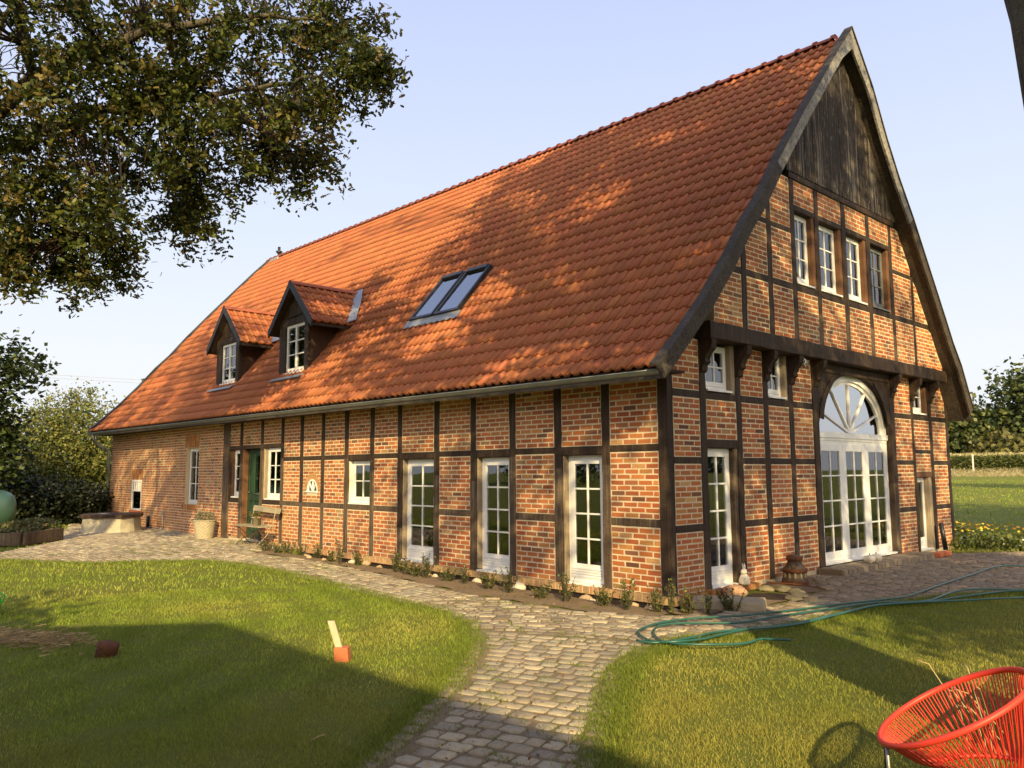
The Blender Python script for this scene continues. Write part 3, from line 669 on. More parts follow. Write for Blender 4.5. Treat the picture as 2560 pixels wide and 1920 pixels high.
roof = build('tiled_roof', mb, ['tile'], house)
mb = MB(); tile_patch(mb, pR, nR, lambda s: -25.12 + 1.85 * (s / SR[-1]), lambda s: .36, 0, SR[-1] - .02, samples=5)
roofr = build('tiled_roof', mb, ['tile'], house); roofr['label'] = 'rear slope of the tiled roof'
# boarded underside
mb = MB()
for Y, Z in ((YSl, ZSl), (YRr, ZRr)):
    for i in range(len(Y) - 1):
        def uz(x, y, z, t): return (x, y, z * sag(x) - t)
        e0 = 1.85 * max(0, (Z[i] - 3) / 7); e1 = 1.85 * max(0, (Z[i + 1] - 3) / 7)
        mb.hexa([uz(-25.1 + e0, Y[i], Z[i], .20), uz(.44, Y[i], Z[i], .20), uz(.44, Y[i + 1], Z[i + 1], .20), uz(-25.1 + e1, Y[i + 1], Z[i + 1], .20), uz(-25.1 + e0, Y[i], Z[i], .09), uz(.44, Y[i], Z[i], .09), uz(.44, Y[i + 1], Z[i + 1], .09), uz(-25.1 + e1, Y[i + 1], Z[i + 1], .09)])
build('roof_boarding', mb, ['barge_dark'], house)
# ridge tiles
mb = MB(); x = .2; ry, rz = 5.28, 9.74
while x > -23.3:
    for (x0, x1, r, dz) in ((x, x - .06, .135, .012), (x - .06, x - .36, .115, 0)):
        ring = []
        for xx in (x0, x1): ring += [(xx, ry + r * math.cos(math.pi * k / 8) * 1.0, (rz - .055) * sag(xx) + r * math.sin(math.pi * k / 8) * .85 + dz) for k in range(9)]
        mb.add(ring, [(k, k + 1, 10 + k, 9 + k) for k in range(8)] + [tuple(range(9))], 0, (1, 1, 1), True)
    x -= .36
build('ridge_tiles', mb, ['ridge'], house)
# barge boards and verge boards
def offs(Y, Z, t):      # offset polyline inward (down) by t
    P = []
    for i in range(len(Y)):
        a = max(i - 1, 0); b = min(i + 1, len(Y) - 1); dy, dz = Y[b] - Y[a], Z[b] - Z[a]; l = math.hypot(dy, dz); n = (dz / l, -dy / l)
        if n[1] > 0: n = (-n[0], -n[1])
        P.append((Y[i] + n[0] * t, Z[i] + n[1] * t))
    return P
for side, (Y, Z) in enumerate(((YS, ZS), (YRr, ZRr))):
    up = offs(Y, Z, -.055); lo = offs(Y, Z, .145)
    up[-1] = (5.28, 9.74 + .085); lo[-1] = (5.28, 9.42)
    n = len(Y)
    face = MB(); top = MB()
    for i in range(n - 1):
        mi = 0 if Z[i] > 6.3 else 1
        face.hexa([(.45, lo[i][0], lo[i][1]), (.49, lo[i][0], lo[i][1]), (.49, lo[i + 1][0], lo[i + 1][1]), (.45, lo[i + 1][0], lo[i + 1][1]), (.45, up[i][0], up[i][1]), (.49, up[i][0], up[i][1]), (.49, up[i + 1][0], up[i + 1][1]), (.45, up[i + 1][0], up[i + 1][1])], mi)
        t0 = [(p[0], p[1] + .004) for p in (up[i], up[i + 1])]
        top.hexa([(.36, t0[0][0], t0[0][1]), (.515, t0[0][0], t0[0][1]), (.515, t0[1][0], t0[1][1]), (.36, t0[1][0], t0[1][1]), (.36, t0[0][0], t0[0][1] + .03), (.515, t0[0][0], t0[0][1] + .03), (.515, t0[1][0], t0[1][1] + .03), (.36, t0[1][0], t0[1][1] + .03)])
    build('barge_board', face, ['barge', 'barge_dark'], house); build('verge_board', top, ['barge_dark'], house)
mb = MB()
P = offs(YSl, ZSl, -.05)
for i in range(len(P) - 1):
    s0, s1 = SL[i], SL[i + 1]; xa, xb = xl(s0), xl(s1)
    za, zb = P[i][1] * sag(xa), P[i + 1][1] * sag(xb)
    mb.hexa([(xa - .12, P[i][0], za - .22), (xa + .05, P[i][0], za - .22), (xb + .05, P[i + 1][0], zb - .22), (xb - .12, P[i + 1][0], zb - .22), (xa - .12, P[i][0], za + .02), (xa + .05, P[i][0], za + .02), (xb + .05, P[i + 1][0], zb + .02), (xb - .12, P[i + 1][0], zb + .02)])
build('far_verge', mb, ['black_paint'], house)
# gutter with brackets
mb = MB(); gx0, gx1, gy = -25.1, .36, -.60
def gz(x): return 2.945 * sag(x)
for ra, flip in ((.066, 1), (.060, -1)):
    ring = []
    for xx in (gx0, gx1): ring += [(xx, gy + ra * math.cos(math.pi + math.pi * k / 10), gz(xx) + ra * math.sin(math.pi + math.pi * k / 10)) for k in range(11)]
    mb.add(ring, [(k, k + 1, 12 + k, 11 + k) for k in range(10)], 0, (1, 1, 1), True)
mb.tube([(gx0, gy - .068, gz(gx0)), (gx1, gy - .068, gz(gx1))], .010, 6)
for xx in (gx0, gx1 - .004):
    mb.add([(xx, gy + .066 * math.cos(math.pi + math.pi * k / 10), gz(xx) + .066 * math.sin(math.pi + math.pi * k / 10)) for k in range(11)], [tuple(range(11))])
gut = build('gutter', mb, ['zinc'], house)
for i in range(30):
    x = -.35 - i * .84; mb = MB(); ring = []
    for xx in (x, x - .022): ring += [(xx, gy + .070 * math.cos(math.pi + math.pi * k / 8), gz(xx) + .070 * math.sin(math.pi + math.pi * k / 8)) for k in range(9)]
    mb.add(ring, [(k, k + 1, 10 + k, 9 + k) for k in range(8)]); build('gutter_bracket', mb, ['zinc'], gut)
mb = MB(); zt = gz(-24.9)
mb.tube([(-24.75, gy, zt - .05), (-24.75, gy, zt - .2), (-24.72, gy + .12, zt - .38), (-24.66, -.13, zt - .62), (-24.64, -.08, zt - .75), (-24.64, -.08, 0)], .048, 10); mb.tube([(-24.64, -.08, 1.9), (-24.64, -.08, 1.94)], .056, 10)
build('downpipe', mb, ['zinc'], house)
mb = MB(); mb.box(-14.3, .3, -.52, -.003, 2.955, 2.985); mb.box(-24.9, -14.3, -.52, -.003, 3.01, 3.04); build('eaves_board', mb, ['timber'], house)
# vent pipe and lead on the ridge
mb = MB(); mb.tube([(-22.62, 5.28, 10.1), (-22.62, 5.28, 10.62)], .055, 10); mb.tube([(-22.62, 5.28, 10.36), (-22.62, 5.28, 10.44)], [.09, .14], 10); build('vent_pipe', mb, ['dark_metal'], house)
mb = MB(); mb.box(-23.1, -22.4, 5.1, 5.46, 10.02, 10.17); build('ridge_flashing', mb, ['lead'], house, bevel=.03)
mb = MB(); mb.hexa([(-13.75, 5.0, 9.56), (-13.3, 5.0, 9.56), (-13.3, 5.3, 9.9), (-13.75, 5.3, 9.9), (-13.75, 5.02, 9.68), (-13.3, 5.02, 9.68), (-13.3, 5.34, 10.0), (-13.75, 5.34, 10.0)]); build('ridge_flashing', mb, ['lead'], house, bevel=.02)

# --- skylights ----------------------------------------------------------------
def roofpt(x, s, h):
    p = pL(x, s); n = nL(s); return (p[0], p[1] + n[1] * h, p[2] + n[2] * h)
def s_at_y(y): return float(np.interp(y, YSl, SL))
s0, s1 = s_at_y(1.04), s_at_y(1.95)
for (x0, x1, w) in ((-7.46, -6.66, 'left'), (-6.60, -5.80, 'right')):
    mb = MB()
    def hb(a, b, c, d, h0, h1, mi=0): mb.hexa([roofpt(a, c, h0), roofpt(b, c, h0), roofpt(b, d, h0), roofpt(a, d, h0), roofpt(a, c, h1), roofpt(b, c, h1), roofpt(b, d, h1), roofpt(a, d, h1)], mi)
    hb(x0, x0 + .06, s0, s1, 0, .11); hb(x1 - .06, x1, s0, s1, 0, .11); hb(x0 + .06, x1 - .06, s0, s0 + .07, 0, .105); hb(x0 + .06, x1 - .06, s1 - .10, s1, 0, .135)
    o = build('skylight', mb, ['dark_metal'], house, bevel=.006); o['label'] = '%s one of the two roof windows' % w
    mb = MB(); hb(x0 + .06, x1 - .06, s0 + .07, s1 - .10, .07, .08); build('pane', mb, ['glass_sky'], o)
mb = MB(); k = 40
for i in range(k):
    a = -7.56 + 1.86 * i / k; b = -7.56 + 1.86 * (i + 1) / k; e0 = .2 + .02 * math.sin(a * 30); e1 = .2 + .02 * math.sin(b * 30)
    mb.add([roofpt(a, s0 - e0, .055), roofpt(b, s0 - e1, .055), roofpt(b, s0, .065), roofpt(a, s0, .065)], [(0, 1, 2, 3)])
build('skylight_apron', mb, ['lead'], house)

# --- dormers -------------------------------------------------------------------
def dormer(bx0, bx1, wx0, wx1, cx, fy, zb, which):
    d = MB(); hw, hz = 1.13, 1.10; zr = 6.33; ze = zr - hz; sf = 1.045
    top = 5.5
    d.box(bx0, wx0, fy, fy + .16, zb, top); d.box(wx1, bx1, fy, fy + .16, zb, top); d.box(wx0, wx1, fy + .001, fy + .16, 5.33, top)
    # gable triangle
    d.add([(bx0, fy + .03, top), (bx1, fy + .03, top), (bx1, fy + .03, zr - (bx1 - cx) * .97 - .1), (cx, fy + .03, zr - .1), (bx0, fy + .03, zr - (cx - bx0) * .97 - .1)], [(0, 1, 2, 3, 4)])
    # cheeks
    ch = MB()
    chs = []
    for x0, x1 in ((bx0 + .01, bx0 + .05), (bx1 - .05, bx1 - .01)):
        ch = MB(); chs.append(ch); poly = [(fy + .15, zb)]; y = fy + .15
        while roofz(x0, y) < 5.5 * 1.0: poly.append((y, roofz(x0, y) - .05)); y += .12
        poly += [(y, 5.5), (fy + .15, 5.5)]
        n = len(poly); ch.add([(x0, p, q) for p, q in poly] + [(x1, p, q) for p, q in poly], [tuple(range(n)), tuple(range(2 * n - 1, n - 1, -1))] + [(i, (i + 1) % n, n + (i + 1) % n, n + i) for i in range(n)])
    o = build('dormer', d, ['timber'], house, bevel=.004); o['label'] = '%s dormer with a small tiled gable roof' % which
    for ch in chs: build('dormer_cheek', ch, ['cheek'], o)
    mb = MB(); by = fy - .18; sl_ = (zr - ze) / hw
    for sgn in (-1, 1):
        P = [(cx, zr + .09), (cx + sgn * (hw + .03), ze + .03), (cx + sgn * (hw - .01), ze - .13), (cx, zr - .12)]
        P3 = [(p, by, q) for p, q in P] + [(p, by + .035, q) for p, q in P]
        mb.hexa([P3[3], P3[2], P3[6], P3[7], P3[0], P3[1], P3[5], P3[4]])
    build('dormer_bargeboard', mb, ['black_paint'], o)
    # tiled slopes
    L_ = math.hypot(hw, hz); mb = MB(); un = MB()
    for sgn in (-1, 1):
        def pos(a, s, sgn=sgn): t = 1 - s / L_; return (cx + sgn * hw * t, -a, zr - hz * t)
        def nrm(s, sgn=sgn): return (sgn * hz / L_, 0, hw / L_)
        def a0(s, sgn=sgn):
            z = zr - hz * (1 - s / L_); x = cx + sgn * hw * (1 - s / L_)
            return -(ymin_at(z / sag(x)) + .12)
        tile_patch(mb, pos, nrm, a0, lambda s: -(by + .03), 0, L_ - .02, pitch=.30, tw=.21)
        t = .05
        un.hexa([(cx + sgn * hw * .98, by + .03, ze - .09), (cx, by + .03, zr - .12), (cx, ymin_at(zr / sag(cx)), zr - .12), (cx + sgn * hw * .98, ymin_at(ze / sag(cx)) + .05, ze - .09), (cx + sgn * hw * .98, by + .03, ze - .02), (cx, by + .03, zr - .03), (cx, ymin_at(zr / sag(cx)), zr - .03), (cx + sgn * hw * .98, ymin_at(ze / sag(cx)) + .05, ze - .02)])
    yy = by; r = .10
    while yy < ymin_at(zr / sag(cx)) + .05:
        ring = []
        for y_ in (yy, yy + .36): ring += [(cx + r * math.cos(math.pi * k / 8), y_, zr - .02 + r * math.sin(math.pi * k / 8)) for k in range(9)]
        mb.add(ring, [(k, k + 1, 10 + k, 9 + k) for k in range(8)], 0, (.40, .11, .05), True); yy += .36
    build('dormer_roof', mb, ['tile'], o); build('dormer_soffit', un, ['timber'], o)
    # lead valley on the right and apron below
    mb = MB(); n = 6
    for i in range(n):
        t0, t1 = i / n, (i + 1) / n
        pts = []
        for t in (t0, t1):
            x = cx + (hw + .04) * (1 - t) ; z = zr - hz * (1 - t) + .05; y = ymin_at((z - .02) / sag(x)); pts.append((x, y, z))
        (xa, ya, za), (xb, yb, zb_) = pts
        mb.add([(xa - .06, ya - .13, za + .03), (xa + .07, ya + .04, za + .11), (xb + .07, yb + .04, zb_ + .11), (xb - .06, yb - .13, zb_ + .03)], [(0, 1, 2, 3)])
    build('dormer_flashing', mb, ['lead'], o)
    mb = MB(); mb.hexa([(bx0 - .06, fy - .25, roofz(cx, fy - .25) + .05), (bx1 + .02, fy - .25, roofz(cx, fy - .25) + .05), (bx1 + .02, fy + .05, zb - .02), (bx0 - .06, fy + .05, zb - .02), (bx0 - .06, fy - .25, roofz(cx, fy - .25) + .07), (bx1 + .02, fy - .25, roofz(cx, fy - .25) + .07), (bx1 + .02, fy + .05, zb + .0), (bx0 - .06, fy + .05, zb + .0)])
    build('dormer_apron', mb, ['lead'], o)
    f = lambda u, w, dd: (u, fy + dd, w)
    w = MB(); B = lambda *q: box_map(w, f, *q); z0, z1 = zb + .03, 5.33; a, b = wx0, wx1
    for q in ((a, a + .07, z0, z1), (b - .07, b, z0, z1), (a + .07, b - .07, z1 - .07, z1), (a + .07, b - .07, z0, z0 + .11)): B(*q, .04, .11)
    m_ = (a + b) / 2; B(m_ - .03, m_ + .03, z0 + .11, z1 - .07, .035, .1)
    for k in (1, 2): z = z0 + .11 + (z1 - z0 - .18) * k / 3; B(a + .07, m_ - .03, z - .014, z + .014, .045, .09); B(m_ + .03, b - .07, z - .014, z + .014, .045, .09)
    B(a - .02, b + .02, z0 - .04, z0, -.03, .1)
    build('dormer_window', w, ['white'], o, bevel=.003)
    w = MB(); box_map(w, f, a + .06, b - .06, z0 + .1, z1 - .06, .07, .076); build('pane', w, ['glass'], o)
    w = MB(); box_map(w, f, a + .03, b - .30, z0 + .02, z1 - .02, .115, .12); box_map(w, f, b - .2, b - .03, z0 + .02, z1 - .02, .115, .12); build('dormer_curtain', w, ['curtain'], o)
dormer(-12.30, -10.80, -11.97, -10.99, -11.47, .36, 4.10, 'right-hand')
dormer(-16.32, -14.82, -15.98, -15.00, -15.52, .38, 4.17, 'left-hand')

# --- small things fixed on the walls -------------------------------------------
o = empty('security_light', (.12, 3.62, 3.46)); tag(o, 'small white floodlight with motion sensor on a gable post', 'security light')
mb = MB(); mb.tube([(.02, 3.58, 3.46), (.10, 3.56, 3.455), (.16, 3.5, 3.45)], [.045, .055, .06], 12); build('lamp_head', mb, ['plaster_white'], o)
mb = MB(); mb.tube([(.165, 3.495, 3.45), (.17, 3.49, 3.45)], [.048, .045], 12); build('lens', mb, ['glass'], o)
mb = MB(); mb.box(.0, .11, 3.62, 3.80, 3.43, 3.5); mb.tube([(.08, 3.7, 3.43), (.10, 3.7, 3.37)], .02); build('sensor_arm', mb, ['zinc'], o, bevel=.006)
o = empty('junction_box', (-19.0, -.03, .46)); tag(o, 'small grey socket box with a thin conduit on the brick wing', 'junction box')
mb = MB(); mb.box(-19.1, -18.94, -.06, -.005, .40, .52); build('box', mb, ['concrete'], o, bevel=.01)
mb = MB(); mb.tube([(-19.02, -.03, .40), (-19.02, -.03, -.03), (-20.2, -.03, -.02)], .014); build('conduit', mb, ['plaster_white'], o)
mb = MB(); mb.tube([(-20.3, -.05, -.08), (-20.3, -.05, .30)], .045, 10); o = build('drain_pipe', mb, ['dark_metal'], org=(-20.3, -.05, -.08)); tag(o, 'short black standpipe at the foot of the brick wing', 'pipe')
mb = MB()
mb.tube([(-13.16 + .09 * math.cos(t), -.015, 2.50 + .10 * math.sin(t)) for t in np.linspace(0, 6.28, 16)], .008, 6); mb.tube([(-13.16, -.015, 2.40), (-13.14, -.015, 2.5), (-13.2, -.015, 2.6)], .010, 6)
mb.tube([(-13.22, -.015, 2.42), (-13.10, -.015, 2.55)], .009, 6); o = build('door_ornament', mb, ['gold'], org=(-13.16, -.015, 2.5)); tag(o, 'small brass ring ornament on the brick above the green door', 'ornament')

# ================================================================== GROUND
GZ = -.07
def smooth(t): t = np.clip(t, 0, 1); return t * t * (3 - 2 * t)
def ghz(x, y):
    h = GZ + 1.15 * smooth((y - 14) / 85.0)
    dip = (x > -10.15) & (x < .45) & (y > -.72) & (y < 1.2)
    h = np.where(dip, -.5, h)
    return h
ax = np.unique(np.concatenate([np.linspace(-900, -60, 22), np.linspace(-60, -14, 32), np.arange(-14, 8, .25), np.linspace(8, 40, 17), np.linspace(40, 900, 18)]))
ay = np.unique(np.concatenate([np.linspace(-900, -40, 18), np.linspace(-40, -10, 16), np.arange(-10, 14, .25), np.linspace(14, 120, 60), np.linspace(120, 1200, 24)]))
X, Y = np.meshgrid(ax, ay); Z = ghz(X, Y); nx, ny = len(ax), len(ay)
V = np.stack([X.ravel(), Y.ravel(), Z.ravel()], 1)
i, j = np.meshgrid(np.arange(nx - 1), np.arange(ny - 1)); q = (j * nx + i).ravel()
me = bpy.data.meshes.new('ground'); me.from_pydata(V.tolist(), [], np.stack([q, q + 1, q + nx + 1, q + nx], 1).tolist()); me.materials.append(M['lawn']); me.polygons.foreach_set('use_smooth', [True] * len(me.polygons))
o = bpy.data.objects.new('ground', me); COL.objects.link(o); o['kind'] = 'structure'; ORG['ground'] = (0, 0, 0)

PL = [(-12.43, -5.44), (-11.35, -4.93), (-10.37, -4.28), (-9.9, -3.3), (-9.3, -2.6), (-8.2, -2.3), (-6.7, -2.29), (-5.1, -2.38), (-3.58, -2.54), (-1.61, -2.7), (-.77, -2.94)]
PL2 = [(-.77, -2.94), (-.03, -3.44), (.45, -3.87), (.92, -4.4), (1.39, -4.96), (1.99, -5.75), (2.3, -6.25), (3.3, -7.9), (4.2, -9.6)]
PR2 = [(1.57, -1.78), (1.64, -2.62), (1.93, -3.35), (2.58, -4.23), (3.0, -4.81), (3.3, -5.19), (3.9, -6.1), (4.9, -7.6), (5.8, -9.1)]
PR = [(1.57, -1.78), (1.91, -1.09), (2.01, .15), (2.05, 1.55), (2.38, 2.97), (2.95, 4.14), (4.4, 6.3), (5.5, 9.5)]
BED = [(-10.45, 0), (-10.4, -1.0), (-10.0, -1.1), (-7.42, -.99), (-5.56, -1.13), (-2.56, -1.49), (-.37, -1.42), (.42, -1.06), (.9, -.4), (1.06, 1.05), (.9, 2.3), (.25, 3.4), (0, 3.6)]
PAVE = PL + PL2[1:5] + PR2[4::-1] + PR[1:] + [(3.4, 11.6), (1.2, 10.5), (.3, 9.2), (0, 9.1)] + BED[::-1] + [(-24.7, 0), (-24.7, -1.2), (-19.8, -2.6), (-17.1, -3.2), (-15.2, -4.5), (-13.6, -5.6)]
WALK = PL2 + PR2[::-1]
def sheet(name, poly, z, m, kind='structure'):
    me = bpy.data.meshes.new(name); me.from_pydata([(a, b, z) for a, b in poly], [], [tuple(range(len(poly)))])
    import bmesh
    bm = bmesh.new(); bm.from_mesh(me); bmesh.ops.triangulate(bm, faces=bm.faces[:])
    for f in bm.faces:
        if f.normal.z < 0: f.normal_flip()
    bm.to_mesh(me); bm.free(); me.materials.append(M[m])
    o = bpy.data.objects.new(name, me); COL.objects.link(o); o['kind'] = kind; ORG[o.name] = (0, 0, 0); return o
M['joint'] = mat('joint_sand', (0.24, 0.18, 0.11), 0.97, n1=[(4, 0.5, (0.11, 0.10, 0.045)), (60, 0.6, (0.26, 0.20, 0.13))], bump=(90, 1.0))
sheet('path_sand', PAVE, GZ + .005, 'joint'); sheet('walk_sand', WALK, GZ + .009, 'joint')
# soil bed with a dip along the wall
mb = MB(); gx = np.arange(-10.5, 1.3, .12); gy = np.arange(-1.62, 3.7, .12)
P = {}
for a, x in enumerate(gx):
    for b, y in enumerate(gy):
        inside_h = (x < -.0 and y > .1)
        dw = -y if x < 0 else (x if y > 0 else math.hypot(x, y))
        if x < 0: dw = max(0, -y)
        z = GZ + .012 + .02 * noise.noise((x * 3, y * 3, 0)) + .012 * noise.noise((x * 11, y * 11, 4)) - .24 * float(smooth((.70 - dw) / .5)) * (1 if (x < 1.0 and y < 1.9) else 0)
        P[a, b] = (x, y, z)
gxs, gys = np.meshgrid(gx + .06, gy + .06, indexing='ij')
ins = inpoly(gxs, gys, BED)
vs = [P[a, b] for a in range(len(gx)) for b in range(len(gy))]; nb = len(gy); fs = []
for a in range(len(gx) - 1):
    for b in range(len(gy) - 1):
        if ins[a, b]: fs.append((a * nb + b, (a + 1) * nb + b, (a + 1) * nb + b + 1, a * nb + b + 1))
mb.add(vs, fs, 0, (1, 1, 1), True)
bed = build('soil_bed', mb, ['soil']); bed['kind'] = 'structure'

# ------------------------------------------------------------------ cobbles
def stonecol(kind=0):
    k = random.uniform(.72, 1.2)
    if kind == 1: c = random.choice([(.20, .15, .105), (.24, .185, .13), (.17, .135, .10)])
    else: c = random.choice([(.34, .295, .22), (.30, .27, .21), (.37, .32, .235), (.25, .21, .16), (.31, .26, .185), (.22, .185, .145)])
    return (c[0] * k * 1.22, c[1] * k * 1.18, c[2] * k * 1.05)
OCT = [(math.cos(t), math.sin(t)) for t in [math.pi * (k + .5) / 5 for k in range(10)]]
def cobble(mb, x, y, ang, l, w, kind=0, z=GZ):
    ca, sa = math.cos(ang), math.sin(ang); vs = []; h = .015 + random.uniform(-.005, .008); tx, ty = random.uniform(-.05, .05), random.uniform(-.05, .05)
    js = [random.uniform(.93, 1.05) for _ in OCT]
    for sc, zz in ((1.0, .002), (.97, h * .75), (.86, h)):
        for (c, s), j in zip(OCT, js):
            px = math.copysign(abs(c) ** .32, c) * l / 2 * sc * j; py = math.copysign(abs(s) ** .32, s) * w / 2 * sc * j
            vs.append((x + px * ca - py * sa, y + px * sa + py * ca, z + zz + (tx * px + ty * py if zz > .01 else 0)))
    vs.append((x, y, z + h + .003)); n = 10; fs = []
    for r in range(2):
        for k in range(n): fs.append((r * n + k, r * n + (k + 1) % n, (r + 1) * n + (k + 1) % n, (r + 1) * n + k))
    for k in range(n): fs.append((2 * n + k, 2 * n + (k + 1) % n, 3 * n))
    mb.add(vs, fs, 0, stonecol(kind), True)
def resample(P, n):
    P = np.array(P); d = np.r_[0, np.cumsum(np.hypot(*np.diff(P, axis=0).T))]; t = np.linspace(0, d[-1], n); return np.stack([np.interp(t, d, P[:, 0]), np.interp(t, d, P[:, 1])], 1)
mb = MB()
n = 52; Lc = resample(PL2, n); Rc = resample(PR2, n)
for k in range(3, n):
    a, b = Lc[k], Rc[k]; W = np.hypot(*(b - a)); d = (b - a) / W; ang = math.atan2(d[1], d[0])
    for t in (.075, W - .075):
        p = a + d * t; cobble(mb, p[0], p[1], ang + math.pi / 2 + random.uniform(-.1, .1), .135, .125, 1)
    t = .17 + random.uniform(0, .08)
    while t < W - .17:
        l = min(random.uniform(.12, .21), W - .16 - t)
        if l > .05: p = a + d * (t + l / 2); cobble(mb, p[0], p[1], ang + random.uniform(-.05, .05), l - .012, .128, 0)
        t += l + .004
WALKARR = WALK
# plaza: arcs near the junction, running bond elsewhere
def try_stone(x, y, ang, l, w, kind=0):
    cs = [(x + dx, y + dy) for dx, dy in ((0, 0), (l * .4 * math.cos(ang), l * .4 * math.sin(ang)), (-l * .4 * math.cos(ang), -l * .4 * math.sin(ang)))]
    xs = np.array([c[0] for c in cs]); ys = np.array([c[1] for c in cs])
    if not inpoly(xs, ys, PAVE).all(): return
    if inpoly(xs, ys, WALK2).any(): return
    cobble(mb, x, y, ang, l, w, kind)
WALK2 = [tuple(p) for p in Lc[2:]] + [tuple(p) for p in Rc[:1:-1]]
C1 = (1.55, -4.6)
r = .8
while r < 17:
    pitch = .135; a = 0.2; ph = random.uniform(0, .2)
    n_ = int(math.pi * r / .17)
    t = .15 + ph / r
    while t < math.pi - .05:
        l = random.uniform(.12, .23); x = C1[0] + r * math.cos(t + l / 2 / r); y = C1[1] + r * math.sin(t + l / 2 / r)
        if x > -2.4: try_stone(x, y, t + l / 2 / r + math.pi / 2, l - .012, pitch - .014, 1 if (y > 1.5 or random.random() < .3) else 0)
        t += l / r
    r += pitch
y = -5.6
while y < 0:
    x = -24.5 + random.uniform(0, .2)
    while x < -2.45:
        l = random.uniform(.14, .32); yy = y + .05 * math.sin(x * .9)
        try_stone(x + l / 2, yy, .04 * math.cos(x * .9) + random.uniform(-.04, .04), l - .016, random.uniform(.105, .125), 1 if random.random() < .22 else 0)
        x += l
    y += .135
o = build('cobble_paving', mb, ['stone']); o['kind'] = 'structure'
# ------------------------------------------------------------------ door step of the gable
o = empty('door_step', (.2, 6, GZ)); tag(o, 'low brown cobble step in front of the arched gable doors', 'step')
mb = MB(); mb.hexa([(-.0, 4.0, GZ), (.40, 4.05, GZ), (.40, 8.0, GZ), (-.0, 8.0, GZ), (-.0, 4.0, .03), (.38, 4.05, .03), (.38, 8.0, .03), (-.0, 8.0, .03)]); build('core', mb, ['joint'], o)
mb = MB(); y = 4.05
while y < 7.9:
    l = random.uniform(.13, .24)
    for xx, w in ((.33, .15), (.19, .12), (.07, .11)): cobble(mb, xx, y + l / 2, math.pi / 2, l - .012, w, 1, .026)
    mb.hexa([(.385, y + .01, GZ), (.43, y + .01, GZ), (.43, y + l - .01, GZ), (.385, y + l - .01, GZ), (.385, y + .01, .03), (.42, y + .02, .028), (.42, y + l - .02, .028), (.385, y + l - .01, .03)], 0, stonecol(1)); y += l
build('setts', mb, ['stone'], o)

# ================================================================== FOLIAGE TOOLS
LEAF_W = [.05, .24, .14, .33, .18, .27, .04]; LEAF_T = [0, .18, .32, .52, .66, .84, 1.0]
def leaves(name, C, size, colors, m='leaf', parent=None, org=None, up=.35, droop=0.0, simple=False, wid=1.0):
    N_ = len(C); d = rng.normal(size=(N_, 3)); d[:, 2] = d[:, 2] * .6 - droop; d /= np.linalg.norm(d, axis=1)[:, None]
    nrm = rng.normal(size=(N_, 3)); nrm[:, 2] += up * 2; nrm -= d * (nrm * d).sum(1)[:, None]; nrm /= np.linalg.norm(nrm, axis=1)[:, None]
    w = np.cross(d, nrm); s = np.asarray(size)[:, None] if hasattr(size, '__len__') else np.full((N_, 1), size)
    if simple:
        prof_ = [(0, 0), (.5, .33 * wid), (1, 0), (.5, -.33 * wid)]
        V = np.stack([C + d * s * (t - .5) + w * s * k + nrm * s * (.08 if t == .5 else 0) for t, k in prof_], 1).reshape(-1, 3)
        return npmesh(name, V, 4, [(0, 1, 2, 3)], colors, m, parent, org)
    st = []
    for t, k in zip(LEAF_T, LEAF_W):
        base = C + d * s * (t - .5) + nrm * s * (-.25 * (t - .5) ** 2)
        st += [base + w * s * k * .85 * wid, base - w * s * k * .85 * wid]
    V = np.stack(st, 1).reshape(-1, 3)
    return npmesh(name, V, 14, [(2 * i, 2 * i + 1, 2 * i + 3, 2 * i + 2) for i in range(6)], colors, m, parent, org)
def leafcols(N_, pal, var=.25):
    pal = np.array(pal); c = pal[rng.integers(0, len(pal), N_)]; return c * rng.uniform(1 - var, 1 + var, (N_, 1))
def jitter_path(pts, amp=.1, n=5):
    pts = [np.array(p, float) for p in pts]; out = [pts[0]]
    for a, b in zip(pts[:-1], pts[1:]):
        for k in range(1, n + 1):
            t = k / n; p = a + (b - a) * t
            if k < n: p = p + rng.normal(size=3) * amp * np.linalg.norm(b - a) / n
            out.append(p)
    return out
def attach(mb, clusters, nodes, r0=.008, sagk=.15):
    nodes = np.array(nodes)
    for c in clusters:
        d = np.linalg.norm(nodes - c, axis=1); k = int(d.argmin()); a = nodes[k]; L_ = d[k]
        mid = (a + c) / 2 + np.array([0, 0, L_ * sagk]) + rng.normal(size=3) * L_ * .08
        mb.tube([a, mid, c], [r0 + L_ * .006, r0 + L_ * .003, r0 * .5], 4, cap=False)
def crown_nodes(paths): return [p for path in paths for p in path]

